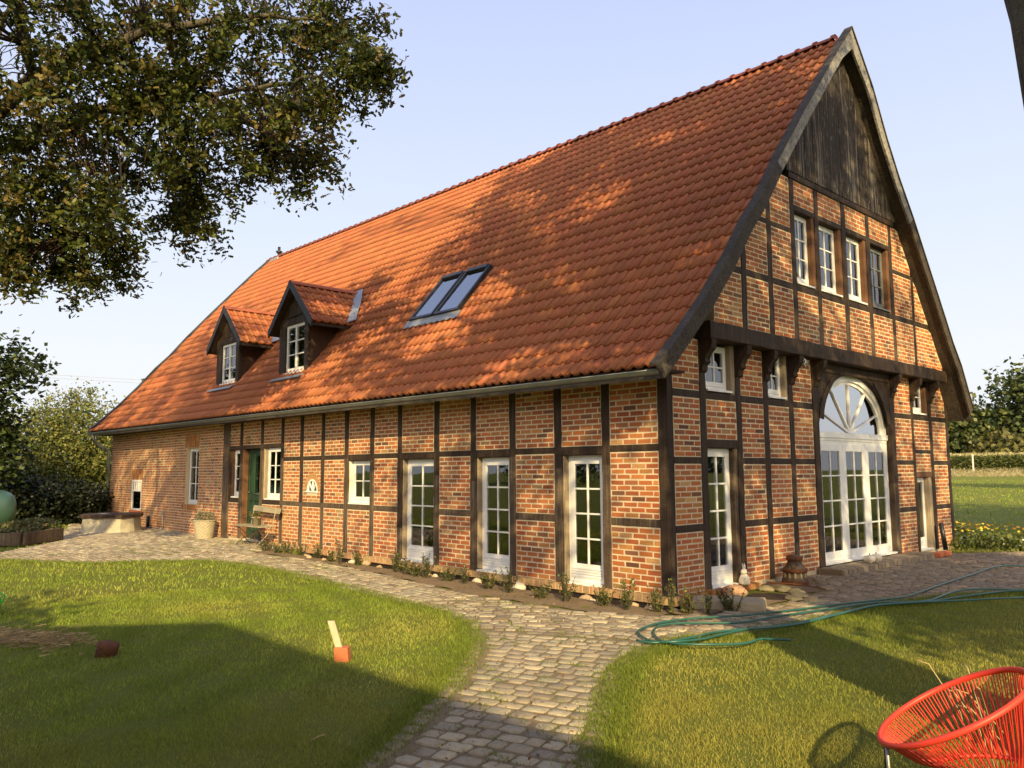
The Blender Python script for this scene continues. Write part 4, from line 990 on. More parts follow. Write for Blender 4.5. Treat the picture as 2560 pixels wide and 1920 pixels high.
# --- oak whose branches hang into the top left of the picture
OAK = [(.035, .055, .010), (.05, .07, .012), (.07, .085, .015), (.028, .042, .010), (.12, .13, .022), (.08, .07, .015)]
lobesB = [(-7.06, -6.47, 8.06, 1.35), (-7.36, -5.16, 8.99, 1.49), (-6.45, -4.1, 8.92, 1.25), (-6.33, -2.76, 9.64, 1.09), (-5.81, -1.94, 9.92, 0.85), (-4.6, -2.16, 8.55, 0.51), (-4.31, -1.98, 8.5, 0.3), (-9.12, -5.59, 7.47, 1.25), (-6.96, -4.78, 7.58, 1.08), (-6.45, -3.74, 7.72, 0.99), (-7.83, -2.0, 8.93, 1.06), (-7.57, -3.59, 6.84, 0.59), (-8.8, -3.37, 6.59, 0.40), (-6.63, -2.09, 7.58, 0.50), (-7.41, -2.54, 7.6, 0.46), (-5.43, -2.56, 8.07, 0.6), (-9.01, -5.97, 6.07, 0.8), (-9.49, -5.14, 6.37, 0.77), (-8.87, -6.03, 5.3, 0.40), (-9.36, -5.2, 5.37, 0.32), (-8.91, -4.64, 5.73, 0.36), (-7.05, -5.35, 6.04, 0.45), (-8.55, -4.09, 7.26, 0.52), (-8.79, -6.31, 6.51, 0.86)]
B0_ = (-10.6, -8.2)
tree = empty('oak_tree', (B0_[0], B0_[1], GZ)); tag(tree, 'large oak with dark olive leaves hanging into the sky left of the farmhouse roof', 'tree')
limbs = [jitter_path([(-10.6, -8.2, 4.0), (-9.6, -7.3, 6.8), (-8.0, -6.2, 8.2), (-6.6, -4.9, 8.9), (-5.9, -3.4, 9.4), (-5.4, -2.0, 9.6)], .12),
         jitter_path([(-9.6, -7.3, 6.8), (-8.9, -6.3, 7.2), (-7.6, -5.0, 7.9), (-6.6, -3.9, 8.1), (-5.6, -2.8, 8.3), (-4.7, -2.2, 8.5)], .12),
         jitter_path([(-9.6, -7.0, 6.6), (-9.3, -6.2, 6.8), (-9.2, -5.5, 6.5), (-9.1, -5.1, 5.9)], .1), jitter_path([(-8.0, -5.5, 7.9), (-8.3, -4.4, 7.5), (-8.2, -3.6, 7.0), (-8.8, -3.35, 6.6)], .1),
         jitter_path([(-10.6, -8.2, 4.5), (-11.5, -8.8, 8), (-12, -9.5, 11)], .12), jitter_path([(-9.6, -7.3, 6.8), (-10, -6.5, 9.5), (-9.5, -5.5, 12)], .12), jitter_path([(-8, -6.2, 8.2), (-7.2, -7, 10.5), (-6, -7.5, 12)], .12), jitter_path([(-6.6, -3.9, 8.1), (-6.9, -2.7, 7.9), (-7.4, -2.3, 7.6)], .1)]
cl = []
for (x, y, z, r) in lobesB:
    k = int(60 * r ** 2.1 + 12); p = rng.normal(size=(k, 3)); p /= np.linalg.norm(p, axis=1)[:, None]; p *= (rng.random((k, 1)) ** .42) * r * .94
    cl.append(np.array((x, y, z)) + p)
vis = np.concatenate(cl)
# thin with noise so that sky shows through in patches
keep = np.array([noise.noise(Vector(c) * 1.15) > -.06 or random.random() < .12 for c in vis]); vis = vis[keep]
spr = []      # drooping sprays at the rim of the crown
for (x, y, z, r) in lobesB:
    for _ in range(5):
        a = rng.normal(size=3); a /= np.linalg.norm(a); a[2] = -abs(a[2]) * .8 if random.random() < .7 else a[2]; p0 = np.array((x, y, z)) + a * r * .8
        for q in range(4): spr.append(p0 + a * (.11 * q) + np.array((0, 0, -.09 * q)) + rng.normal(size=3) * .04)
vis = np.concatenate([vis, np.array(spr)])
ext = []
while len(ext) < 620:
    p = rng.normal(size=3); p /= np.linalg.norm(p); p = p * (rng.random() ** .4) * np.array((6.0, 4.5, 5.0)) + np.array((-9.5, -7.5, 10.5))
    if inframe(p[None], 10, 10)[0]: continue
    ext.append(p)
allc = np.concatenate([vis, np.array(ext)])
mb = MB()
mb.tube(jitter_path([(-10.6, -8.2, GZ - .1), (-10.6, -8.25, 1.5), (-10.7, -8.2, 4.3)], .04, 4), [.62, .52, .47, .45, .44, .43, .41, .38, .34], 12)
for k, l in enumerate(limbs): mb.tube(l, list(np.linspace(.17 if k in (0, 4) else .09, .018, len(l))), 7)
build('trunk', mb, ['bark'], tree)
mb = MB(); attach(mb, allc, crown_nodes(limbs), .006); build('twigs', mb, ['timber'], tree)
NL = 34; C = (allc[:, None, :] + rng.normal(size=(len(allc), NL, 3)) * np.array((.115, .115, .10)) * rng.uniform(.7, 1.5, (len(allc), 1, 1))).reshape(-1, 3)
cc = leafcols(len(C), OAK); k = rng.random(len(allc)) < .08
cc = cc.reshape(len(allc), NL, 3); cc[k] = np.array((.16, .12, .03)) * rng.uniform(.7, 1.3, (k.sum(), NL, 1)); cc = cc.reshape(-1, 3)
leaves('crown', C, rng.uniform(.08, .13, len(C)), cc, parent=tree, droop=.35)

# --- oak at the right, its unseen crown shaped to throw dappled shade where wanted
tree = empty('oak_tree', (5.8, -3.36, GZ)); tag(tree, 'thick leaning oak trunk at the top right corner, between the camera and the gable', 'tree')
limbsA = [jitter_path([(5.3, -3.4, 6.2), (5.0, -5.2, 8.5), (4.6, -6.8, 12)], .12), jitter_path([(5.3, -3.4, 6.2), (6.5, -4.2, 9), (8.0, -4.0, 13), (8.5, -3.5, 16.5)], .12), jitter_path([(5.6, -3.4, 5.4), (7.0, -5.0, 7), (9.5, -6.5, 10), (11.5, -7, 13)], .12), jitter_path([(5.3, -3.4, 6.2), (4.9, -4.2, 8.5), (4.6, -5.6, 13), (4.8, -5.4, 16)], .12), jitter_path([(5.0, -5.2, 8.5), (6, -8.5, 11), (5, -10, 14)], .12)]
mb = MB()
mb.tube(jitter_path([(5.80, -3.36, GZ - .1), (5.77, -3.36, .9), (5.75, -3.36, 2.0), (5.71, -3.36, 3.1), (5.62, -3.36, 4.4), (5.3, -3.4, 6.3)], .015, 2), [.60, .50, .47, .46, .45, .445, .44, .44, .44, .43, .42], 18)
for l in limbsA: mb.tube(l, list(np.linspace(.26, .03, len(l))), 8)
build('trunk', mb, ['bark'], tree)
def shade_target(P, kind):
    x, y, z = P; nz = noise.noise(Vector((x * .55 + z * .25, y * .5, z * .8 + 3)))
    if kind == 'roof':
        if x < -17.5: return .55
        if x < -8.8: return np.clip(.02 + nz * 1.0, .0, .6)
        b = .89 if x > -7 else .64
        if abs((z - 4.2) * 1.45 - (x + 7.0) * 1.0) < .5 and x < -4.5: return .15
        return np.clip(b + .06 - max(0, nz - .08) * 1.9, .2, .985)
    if kind == 'wall':
        if x < -13.5: return .5
        if x < -8.0: return .03
        if x < -6.3: return np.clip(.4 + nz, 0, .7)
        if -2.4 < x < -.3 and z < 1.75: return .15
        return np.clip(.80 - max(0, nz) * 1.3, .2, .9)
    if kind == 'gable':
        if z > 6.7: return np.clip(.85 - max(0, nz) * 1.2, .2, .95)
        if z > 3.6: return np.clip(.66 - (nz > .05) * .75, .05, .9)
        if y < 4.2: return np.clip(.30 + nz * .9, 0, .85) if z < 2.7 else .6
        if y < 7.4: return np.clip(.38 + nz, .05, .8)
        return .6
    if kind == 'ground':
        if x > .9 + 0 and y > 1.2: return .97
        if y > 2.1: return .97
        if x > 2.6 and y > -.8 + (x - 2.6) * -.2 and x > 2.9: return .8
        return 0
    return 0
targets = []
def add_targets(kind, fn, n_, area):
    for _ in range(n_): targets.append((kind, fn()))
DENS = 30
def dens(area): return int(area * DENS)
add_targets('wall', lambda: (random.uniform(-14.6, 0), 0, random.uniform(-.05, 2.9)), dens(14.6 * 3 * .51), 0)
def rp():
    x = random.uniform(-24, .3); y = random.uniform(-.5, 5.2); return (x, y, roofz(x, y))
add_targets('roof', rp, dens(24 * 5.8 * (.514 + .438 * 1.15)), 0)
def gp():
    while True:
        y = random.uniform(0, 10.3); z = random.uniform(0, 9.6)
        if z < prof(y): return (.1, y, z)
add_targets('gable', gp, dens(60 * .737), 0)
add_targets('ground', lambda: (random.uniform(.3, 6), random.uniform(-.5, 11), GZ), dens(5.7 * 11.5 * .438), 0)
clA = []; clB2 = []
def inB(P): return (((P - np.array((-9.5, -7.5, 11))) / np.array((6.5, 5, 5.5))) ** 2).sum() < 1
def inA(P): return (((P - np.array((8.0, -5.8, 12.5))) / np.array((11.5, 8.5, 8.8))) ** 2).sum() < 1 and P[2] > 4.8
def clear(P):
    m_ = 40 + FPX * .95 / np.linalg.norm(P - CAM); return not inframe(P[None], m_, m_)[0]
for kind, T in targets:
    p = float(shade_target(T, kind)); p = min(p, .985)
    need = -math.log(1 - p) / 3.2      # acceptance
    if random.random() > need: continue
    T = np.array(T)
    for _ in range(14):
        P = T + SUN * random.uniform(7, 26)
        if inA(P) and clear(P): clA.append(P); break
        if inB(P) and not inframe(P[None], 10, 10)[0]: clB2.append(P); break
# never shade the lit lawn and walk
def ghit(P): t = (P[:, 2] - 0) / SUN[2]; return P[:, 0] - SUN[0] * t, P[:, 1] - SUN[1] * t
clA = np.array(clA)
hx, hy = ghit(clA); bad = (hy < -1.3) & (hy > -5.2) & (hx > -12) & (hx < 7); clA = clA[~bad]
nodesA = crown_nodes(limbsA)
mb = MB(); attach(mb, clA[::3], nodesA, .008); build('twigs', mb, ['bark'], tree)
NL = 20; C = (clA[:, None, :] + rng.normal(size=(len(clA), NL, 3)) * .20).reshape(-1, 3)
leaves('crown', C, rng.uniform(.15, .21, len(C)), leafcols(len(C), OAK), parent=tree, droop=.2, simple=True, wid=1.35)
print('crown clusters', len(clA), len(clB2), len(vis))

# ================================================================== outbuilding added unseen behind the camera (hip roof shaped to shade the near lawn)
o = empty('shed', (11, -12.6, GZ)); tag(o, 'unseen brick shed, its hipped roof shaped to shade the lawn', 'shed')
mb = MB(); mb.box(2.2, 21.5, -14.0, -11.3, GZ, 3.4); build('shed_wall', mb, ['terracotta'], o)
mb = MB(); q = [(1.7, -14.4, 3.4), (22, -14.4, 3.4), (22, -10.95, 3.4), (1.7, -10.95, 3.4), (8.3, -12.62, 6.5), (18, -12.62, 6.5)]
mb.add(q, [(3, 2, 5, 4), (1, 0, 4, 5), (0, 3, 4), (2, 1, 5), (0, 1, 2, 3)], 0, (.34, .10, .05)); build('shed_roof', mb, ['tile'], o)
mb = MB(); mb.box(9, 10.4, -11.3, -11.26, 0, 2.2); build('shed_door', mb, ['green_door'], o)

# ================================================================== LAWN BLADES
def lawnmask(x, y):
    m = ~(inpoly(x, y, PAVE) | inpoly(x, y, WALK) | inpoly(x, y, BED))
    m &= ~((x < .06) & (x > -24.7) & (y > -.05) & (y < 10.4)); return m
def camdist(x, y): return np.hypot(x - CAM[0], y - CAM[1])
def blades(name, n_, dmin, dmax, hgt, wid, label, seed, edgebias=False):
    r_ = np.random.default_rng(seed)
    th = np.radians(r_.uniform(4, 90, n_)); d = np.sqrt(r_.uniform(dmin ** 2, dmax ** 2, n_))
    x = CAM[0] - np.sin(th) * d; y = CAM[1] + np.cos(th) * d
    m = lawnmask(x, y); x, y, d = x[m], y[m], d[m]
    nz = np.array([noise.noise((a * .55, b * .55, 0)) for a, b in zip(x, y)]); n2 = np.array([noise.noise((a * 2.6, b * 2.6, 5)) for a, b in zip(x, y)])
    keep = r_.random(len(x)) < np.clip(.85 + n2 * .9, .25, 1); x, y, nz, n2 = x[keep], y[keep], nz[keep], n2[keep]
    k = len(x); z = ghz(x, y)
    h = hgt * r_.uniform(.45, 1.25, k) * (1 + .5 * n2) * np.where(r_.random(k) < .02, 1.9, 1)
    a = r_.uniform(0, 6.283, k); lx = r_.normal(size=k) * .55 * h; ly = r_.normal(size=k) * .55 * h; w = wid * r_.uniform(.6, 1.3, k)
    P0 = np.stack([x + np.cos(a) * w, y + np.sin(a) * w, z - .004], 1); P1 = np.stack([x - np.cos(a) * w, y - np.sin(a) * w, z - .004], 1)
    P2 = np.stack([x + lx * .4 - np.cos(a) * w * .7, y + ly * .4 - np.sin(a) * w * .7, z + h * .6], 1); P3 = np.stack([x + lx * .4 + np.cos(a) * w * .7, y + ly * .4 + np.sin(a) * w * .7, z + h * .6], 1)
    P4 = np.stack([x + lx, y + ly, z + h], 1)
    V = np.stack([P0, P1, P2, P3, P4], 1)
    # two quads (second one folded to the tip)
    V = np.stack([P0, P1, P2, P3, P4, P4 + .0005], 1).reshape(-1, 3)
    dry = np.clip(.35 * (x > .5) + .5 * (x > .5) * (x - .2) * .35 + nz * 1.1 + .12 + r_.normal(size=k) * .25, 0, 1)[:, None]
    g = np.array((.18, .275, .030)); g2 = np.array((.30, .36, .045)); br = np.array((.42, .33, .09))
    t = r_.random((k, 1)); c = g * (1 - t) + g2 * t; c = c * (1 - dry * .6) + br * dry * .6; c *= r_.uniform(.7, 1.25, (k, 1)) * (1 + .25 * nz[:, None]) * (1 + .13 * np.sin(np.hypot(x + 5.5, (y + 8.5) * 1.25) * 8.5) * (x < 1))[:, None]
    o = npmesh(name, V, 6, [(0, 1, 2, 3), (3, 2, 5, 4)], c, 'blade'); o['kind'] = 'stuff'; return o
blades('grass', 230000, 2.0, 6.5, .026, .0017, '', 1)
blades('grass', 240000, 6.5, 13, .030, .0030, '', 2)
blades('grass', 130000, 13, 27, .045, .007, '', 3)
blades('grass', 70000, 27, 80, .07, .02, '', 4)
# ragged taller fringe along the paving edges and weeds in the joints
def fringe(name, poly, n_, side, spread, hgt, seed, wid=.003, green=(.16, .20, .03)):
    r_ = np.random.default_rng(seed); P = resample(poly, n_); t = r_.normal(size=(n_, 2)) * spread; x = P[:, 0] + t[:, 0]; y = P[:, 1] + t[:, 1]
    k = n_; z = ghz(x, y); h = hgt * r_.uniform(.4, 1.3, k); a = r_.uniform(0, 6.283, k); lx, ly = r_.normal(size=(2, k)) * .5 * h; w = wid
    P0 = np.stack([x + np.cos(a) * w, y + np.sin(a) * w, z], 1); P1 = np.stack([x - np.cos(a) * w, y - np.sin(a) * w, z], 1)
    P2 = np.stack([x + lx * .4 - np.cos(a) * w * .7, y + ly * .4 - np.sin(a) * w * .7, z + h * .6], 1); P3 = np.stack([x + lx * .4 + np.cos(a) * w * .7, y + ly * .4 + np.sin(a) * w * .7, z + h * .6], 1)
    P4 = np.stack([x + lx, y + ly, z + h], 1); V = np.stack([P0, P1, P2, P3, P4, P4 + .0005], 1).reshape(-1, 3)
    c = np.array(green) * r_.uniform(.7, 1.6, (k, 1)); o = npmesh(name, V, 6, [(0, 1, 2, 3), (3, 2, 5, 4)], c, 'blade'); o['kind'] = 'stuff'; return o
fringe('grass_fringe', PL[::-1] + PL2[1:1], 12000, 0, .10, .055, 21); fringe('grass_fringe', PL2, 13000, 0, .09, .05, 22); fringe('grass_fringe', PR2[:7], 12000, 0, .10, .05, 23); fringe('grass_fringe', PR[:7], 12000, 0, .10, .05, 24)
r_ = np.random.default_rng(77); pts = []
while len(pts) < 330:
    x = r_.uniform(-14, 4.5); y = r_.uniform(-7, 3.5)
    if inpoly(np.array([x]), np.array([y]), PAVE)[0] or inpoly(np.array([x]), np.array([y]), WALK)[0]:
        if noise.noise((x * .9, y * .9, 9)) > -.05: pts.append((x, y))
pp = np.repeat(np.array(pts), 34, 0); pp = pp + r_.normal(size=pp.shape) * np.array((.07, .028)); k = len(pp); x, y = pp.T; z = np.full(k, GZ + .006); h = r_.uniform(.012, .038, k); a = r_.uniform(0, 6.28, k); lx, ly = r_.normal(size=(2, k)) * .5 * h; w = .0035
V = np.stack([np.stack([x + np.cos(a) * w, y + np.sin(a) * w, z], 1), np.stack([x - np.cos(a) * w, y - np.sin(a) * w, z], 1), np.stack([x + lx, y + ly, z + h], 1), np.stack([x + lx + .001, y + ly, z + h], 1)], 1).reshape(-1, 3)
o = npmesh('joint_weeds', V, 4, [(0, 1, 2, 3)], np.array((.15, .2, .03)) * r_.uniform(.6, 1.4, (k, 1)), 'blade'); o['kind'] = 'stuff'
# fallen leaf litter
pts = []
while len(pts) < 2600:
    x = r_.uniform(-13, 6); y = r_.uniform(-7.5, 4)
    a_, b_ = np.array([x]), np.array([y])
    if inpoly(a_, b_, PAVE)[0] or inpoly(a_, b_, WALK)[0] or (inpoly(a_, b_, BED)[0] and y < -.7): pts.append((x, y, GZ + r_.uniform(.015, .032)))
leaves('leaf_litter', np.array(pts), r_.uniform(.012, .04, len(pts)), leafcols(len(pts), [(.30, .16, .05), (.20, .10, .04), (.42, .28, .09), (.16, .09, .05)]), up=2, simple=True)['kind'] = 'stuff'
C = np.array([(1.77, -6.18, GZ + .05)]); o = leaves('dry_leaf', C, np.array([.10]), np.array([[.42, .24, .09]]), up=9, org=(1.77, -6.18, GZ + .05)); tag(o, 'single curled brown oak leaf on the shaded lawn near the walk', 'leaf')

# ================================================================== SHRUBS AND PLANTS
def plant(x, y, z, h, n_, spread, pal, name='young_plant', leaf=.042, seed=0):
    r2 = np.random.default_rng(seed); o = empty(name, (x, y, z)); mb = MB(); C = []
    for s in range(n_):
        a = r2.uniform(0, 6.28); l = r2.uniform(0, spread); hh = h * r2.uniform(.6, 1.1); tip = (x + math.cos(a) * l, y + math.sin(a) * l, z + hh)
        b = (x + math.cos(a) * l * .2, y + math.sin(a) * l * .2, z - .01); m = ((b[0] + tip[0]) / 2 + r2.normal() * .01, (b[1] + tip[1]) / 2, (b[2] + tip[2]) / 2)
        mb.tube([b, m, tip], [.004, .003, .0015], 4, 0, (.1, .1, .03), cap=False)
        for k in range(9): t = r2.uniform(.2, 1); C.append([b[i] + (tip[i] - b[i]) * t + r2.normal() * .010 for i in range(3)])
    build('stems', mb, ['bark'], o); C = np.array(C)
    leaves('foliage', C, r2.uniform(.6, 1.2, len(C)) * leaf, leafcols(len(C), pal), parent=o, simple=True, up=.1, droop=-.4); return o
PLT = [(-10.37, -0.76), (-9.9, -0.72), (-9.53, -0.64), (-9.09, -0.6), (-8.26, -0.67), (-7.54, -0.77), (-6.9, -0.9), (-6.5, -0.86), (-5.19, -0.85), (-4.81, -0.83), (-4.46, -0.89), (-4.21, -0.89), (-3.68, -0.91), (-3.22, -0.96), (-2.58, -1.0), (-2.07, -0.99), (-1.51, -1.03), (-0.96, -1.02), (-0.46, -0.93), (0.01, -0.94), (0.25, -0.79), (0.48, -0.78), (0.64, -0.62), (0.85, -0.48), (0.9, -0.1)]
ORD = ['first', 'second', 'third', 'fourth', 'fifth', 'sixth', 'seventh', 'eighth', 'ninth', 'tenth', 'eleventh', 'twelfth', 'thirteenth', 'fourteenth', 'fifteenth', 'sixteenth', 'seventeenth', 'eighteenth', 'nineteenth', 'twentieth', 'twenty-first', 'twenty-second', 'twenty-third', 'twenty-fourth', 'twenty-fifth']
for i, (x, y) in enumerate(PLT):
    x += random.uniform(-.07, .07); y += random.uniform(-.05, .05)
    tall = i in (6, 13, 21, 23); z = GZ - (.02 if y < -.8 else .05)
    o = plant(x, y, z, (.42 if tall else .33) * random.uniform(.65, 1.25), 26 if not tall else 14, .19 if not tall else .09, [(.07, .085, .02), (.10, .11, .025), (.13, .12, .03), (.05, .07, .02)] if i < 18 else [(.13, .15, .03), (.16, .15, .04), (.09, .11, .03)], seed=100 + i)
    tag(o, 'leafy hedge cutting, %s from the left in the bed along the long wall' % ORD[i], 'plant', 'young hedge plants in the wall bed')
STN = [(-8.38, -0.79), (-7.78, -0.79), (-8.03, -0.44), (-7.63, -0.24), (-7.13, -0.23), (-6.33, -0.44), (-5.93, -0.35), (-5.26, -0.56), (-4.59, -0.6), (-4.27, -0.7), (-3.67, -0.3), (-3.38, -0.31), (-2.57, -0.4), (-1.13, -0.46), (-0.94, -0.54), (-0.47, -0.22), (0.02, -0.54), (-0.05, -0.35), (0.36, -0.43)]
for i, (x, y) in enumerate(STN):
    big = i in (4, 2, 17, 12); r = random.uniform(.045, .08) * (1.5 if big else 1); mb = MB(); n = 8; z0 = GZ - .10 + max(0, -y - .35) * .2
    rows = [(.55, 0), (1.0, .35), (.95, .8), (.55, 1.15), (.1, 1.25)]; vs = []
    for rr, zz in rows:
        for k in range(n): a = 2 * math.pi * k / n; q_ = rr * r * random.uniform(.8, 1.15); vs.append((x + q_ * math.cos(a) * 1.25, y + q_ * math.sin(a), z0 + zz * r * random.uniform(.9, 1.1)))
    fs = [(a * n + k, a * n + (k + 1) % n, (a + 1) * n + (k + 1) % n, (a + 1) * n + k) for a in range(4) for k in range(n)] + [tuple(range(n - 1, -1, -1)), tuple(4 * n + k for k in range(n))]
    mb.add(vs, fs, 0, random.choice([(.62, .52, .40), (.55, .38, .22), (.66, .60, .50), (.42, .30, .18)]), i % 2 == 0)
    tag(build('fieldstone', mb, ['rock'], org=(x, y, z0)), '%s fieldstone, %s from the left at the foot of the long wall' % ('large' if big else 'small', ORD[i]), 'stone', 'fieldstones at the foot of the long wall')

# ================================================================== THINGS AROUND THE HOUSE
# stone slab, boulder and edging stones by the corner
mb = MB(); mb.hexa([(.28, .02, GZ), (.50, -.30, GZ), (1.30, .10, GZ), (1.08, .52, GZ), (.30, .04, .06), (.51, -.27, .055), (1.28, .11, .05), (1.07, .50, .06)], 0, (.36, .30, .19))
tag(build('stone_slab', mb, ['rock'], org=(.7, .1, GZ), bevel=.02), 'long grey stone slab lying by the house corner behind the garden hose', 'stone slab')
mb = MB(); mb.hexa([(.22, .15, GZ), (.55, .05, GZ), (.9, .65, GZ), (.5, .8, GZ), (.24, .17, .0), (.54, .08, .0), (.88, .64, .0), (.5, .78, .0)], 0, (.30, .25, .17))
tag(build('stone_slab', mb, ['rock'], org=(.5, .4, GZ), bevel=.015), 'low flat stone slab between the brick plinth and the long grey slab', 'stone slab')
def boulder(name, x, y, z, rx, ry, rz, col, label, cat='stone', group=None, m='rock'):
    mb = MB(); n = 10; vs = []; rows = [(.5, -.1), (.92, .25), (1, .6), (.8, 1.1), (.4, 1.4), (.06, 1.5)]
    for rr, zz in rows:
        for k in range(n): a = 2 * math.pi * k / n; q_ = rr * random.uniform(.86, 1.1); vs.append((x + q_ * rx * math.cos(a), y + q_ * ry * math.sin(a), z + zz * rz * random.uniform(.93, 1.05)))
    fs = [(a * n + k, a * n + (k + 1) % n, (a + 1) * n + (k + 1) % n, (a + 1) * n + k) for a in range(len(rows) - 1) for k in range(n)] + [tuple(range(n - 1, -1, -1)), tuple((len(rows) - 1) * n + k for k in range(n))]
    mb.add(vs, fs, 0, col, False); return tag(build(name, mb, [m], org=(x, y, z)), label, cat, group)
boulder('boulder', .30, 1.02, GZ, .17, .15, .11, (.60, .34, .19), 'pinkish rounded boulder beside the garden door step')
for k, (x, y) in enumerate([(.35, 1.75), (.58, 1.86), (.80, 1.78), (.98, 1.52), (1.06, 1.22)]):
    boulder('edging_stone', x, y, GZ, .13, .11, .055, (.22, .19, .10), 'mossy edging stone, %s from the wall round the dark planting hole' % ORD[k], group='mossy stones round the planting hole')
mb = MB(); mb.lathe((.68, 1.28, GZ), [(.30, .018), (.26, .020), (.05, .021)], 14); tag(build('pit_disc', mb, ['membrane'], org=(.68, 1.28, GZ)), 'flat dark disc drawn for the hole ringed by mossy stones', 'dark disc')  # flat disc on the soil, coloured dark to stand for the pit's void
mb = MB(); mb.tube([(.25, 1.95, .03), (.62, 2.25, .0), (.95, 2.35, -.04)], [.014, .012, .008], 7); tag(build('branch', mb, ['rust'], org=(.6, 2.2, -.02)), 'rusty brown stick lying behind the planting hole', 'stick')
# rabbit statue
rx, ry, rz = .10, 1.60, .015
o = empty('rabbit_statue', (rx, ry, rz)); tag(o, 'white stone rabbit sitting on the brick sill of the garden door', 'statue')
mb = MB(); mb.lathe((rx, ry, rz), [(.065, 0), (.08, .02), (.078, .07), (.06, .12), (.042, .145), (.03, .155)], 14); mb.lathe((rx + .005, ry - .015, rz + .14), [(.02, 0), (.04, .02), (.046, .045), (.035, .075), (.01, .09)], 12, sx=1, sy=1.15); mb.tube([(rx + .03, ry - .05, rz + .03), (rx + .05, ry - .06, rz + .09)], [.02, .015], 8); build('body', mb, ['plaster_white'], o)
for s in (-.018, .018):
    mb = MB(); mb.tube([(rx, ry + s, rz + .215), (rx - .003, ry + s * 1.3, rz + .26), (rx - .01, ry + s * 1.5, rz + .305)], [.010, .014, .004], 8); build('ear', mb, ['plaster_white'], o)
for k, y in enumerate((5.3, 5.56)):
    hx = .30
    o = empty('white_pumpkin', (hx, y, .05)); tag(o, 'white ribbed pumpkin on the gable step, the %s of the pair' % ('left' if k == 0 else 'right'), 'pumpkin', 'pair of white pumpkins')
    mb = MB(); n = 20; vs = []; prof_ = [(.3, 0), (.85, .25), (1.0, .55), (.8, .85), (.3, 1.0)]
    for rr, zz in prof_:
        for q in range(n): a = 2 * math.pi * q / n; R_ = .10 * rr * (1 + .07 * math.cos(a * 9)); vs.append((hx + R_ * math.cos(a), y + R_ * math.sin(a), .05 + .13 * zz))
    mb.add(vs, [(a * n + q, a * n + (q + 1) % n, (a + 1) * n + (q + 1) % n, (a + 1) * n + q) for a in range(4) for q in range(n)] + [tuple(range(n)), tuple(4 * n + q for q in range(n))], 0, (1, 1, 1), True)
    build('body', mb, ['plaster_white'], o); mb = MB(); mb.tube([(hx, y, .175), (hx + .01, y, .215)], [.014, .008], 6); build('stalk', mb, ['wicker'], o)
# old wooden wheel hub
hx, hy = .34, 2.62
o = empty('wheel_hub', (hx, hy, GZ)); tag(o, 'old rusty iron-bound wooden wheel hub standing on end by the gable wall', 'wheel hub')
mb = MB(); mb.lathe((hx, hy, GZ), [(.165, 0), (.185, .04), (.185, .10), (.165, .13), (.155, .14), (.155, .21), (.165, .22), (.155, .26), (.115, .32), (.105, .34), (.10, .44), (.075, .45)], 22); build('core', mb, ['timber_worn'], o)
for r, z in ((.188, .05), (.172, .225), (.112, .40)):
    mb = MB(); mb.lathe((hx, hy, GZ), [(r, z - .03), (r + .008, z - .03), (r + .006, z + .03), (r - .004, z + .03)], 22); build('iron_ring', mb, ['rust'], o)
for k in range(12):
    a = 2 * math.pi * k / 12; mb = MB(); c, s = math.cos(a), math.sin(a); mb.hexa([(hx + c * .15 - s * .012, hy + s * .15 + c * .012, GZ + .12), (hx + c * .178 - s * .012, hy + s * .178 + c * .012, GZ + .12), (hx + c * .178 + s * .012, hy + s * .178 - c * .012, GZ + .12), (hx + c * .15 + s * .012, hy + s * .15 - c * .012, GZ + .12)] + [(hx + c * .15 - s * .012, hy + s * .15 + c * .012, GZ + .205), (hx + c * .17 - s * .012, hy + s * .17 + c * .012, GZ + .205), (hx + c * .17 + s * .012, hy + s * .17 - c * .012, GZ + .205), (hx + c * .15 + s * .012, hy + s * .15 - c * .012, GZ + .205)]); build('spoke_stub', mb, ['wood_grey'], o)
# orange hollow bricks at the far end of the gable
for k, (y, a) in enumerate([(8.15, .1), (8.48, -.05)]):
    mb = MB(); c, s = math.cos(a), math.sin(a)
    f = lambda px, py, pz: (.42 + px * c - py * s, y + px * s + py * c, GZ + .02 + pz)
    mb.hexa([f(-.07, -.15, 0), f(.07, -.15, 0), f(.07, .15, 0), f(-.07, .15, 0), f(-.07, -.15, .085), f(.07, -.15, .085), f(.07, .15, .085), f(-.07, .15, .085)])
    tag(build('loose_brick', mb, ['terracotta'], org=(.42, y, GZ), bevel=.008), 'loose orange brick on the cobbles by the narrow door, %s one' % ('nearer' if k == 0 else 'farther'), 'brick', 'loose orange bricks')
mb = MB(); mb.tube([(.2, 9.15, 0), (.15, 9.1, .55)], .05, 8); tag(build('boot_post', mb, ['dark_metal'], org=(.2, 9.1, 0)), 'short dark green post beside the narrow gable door', 'post')

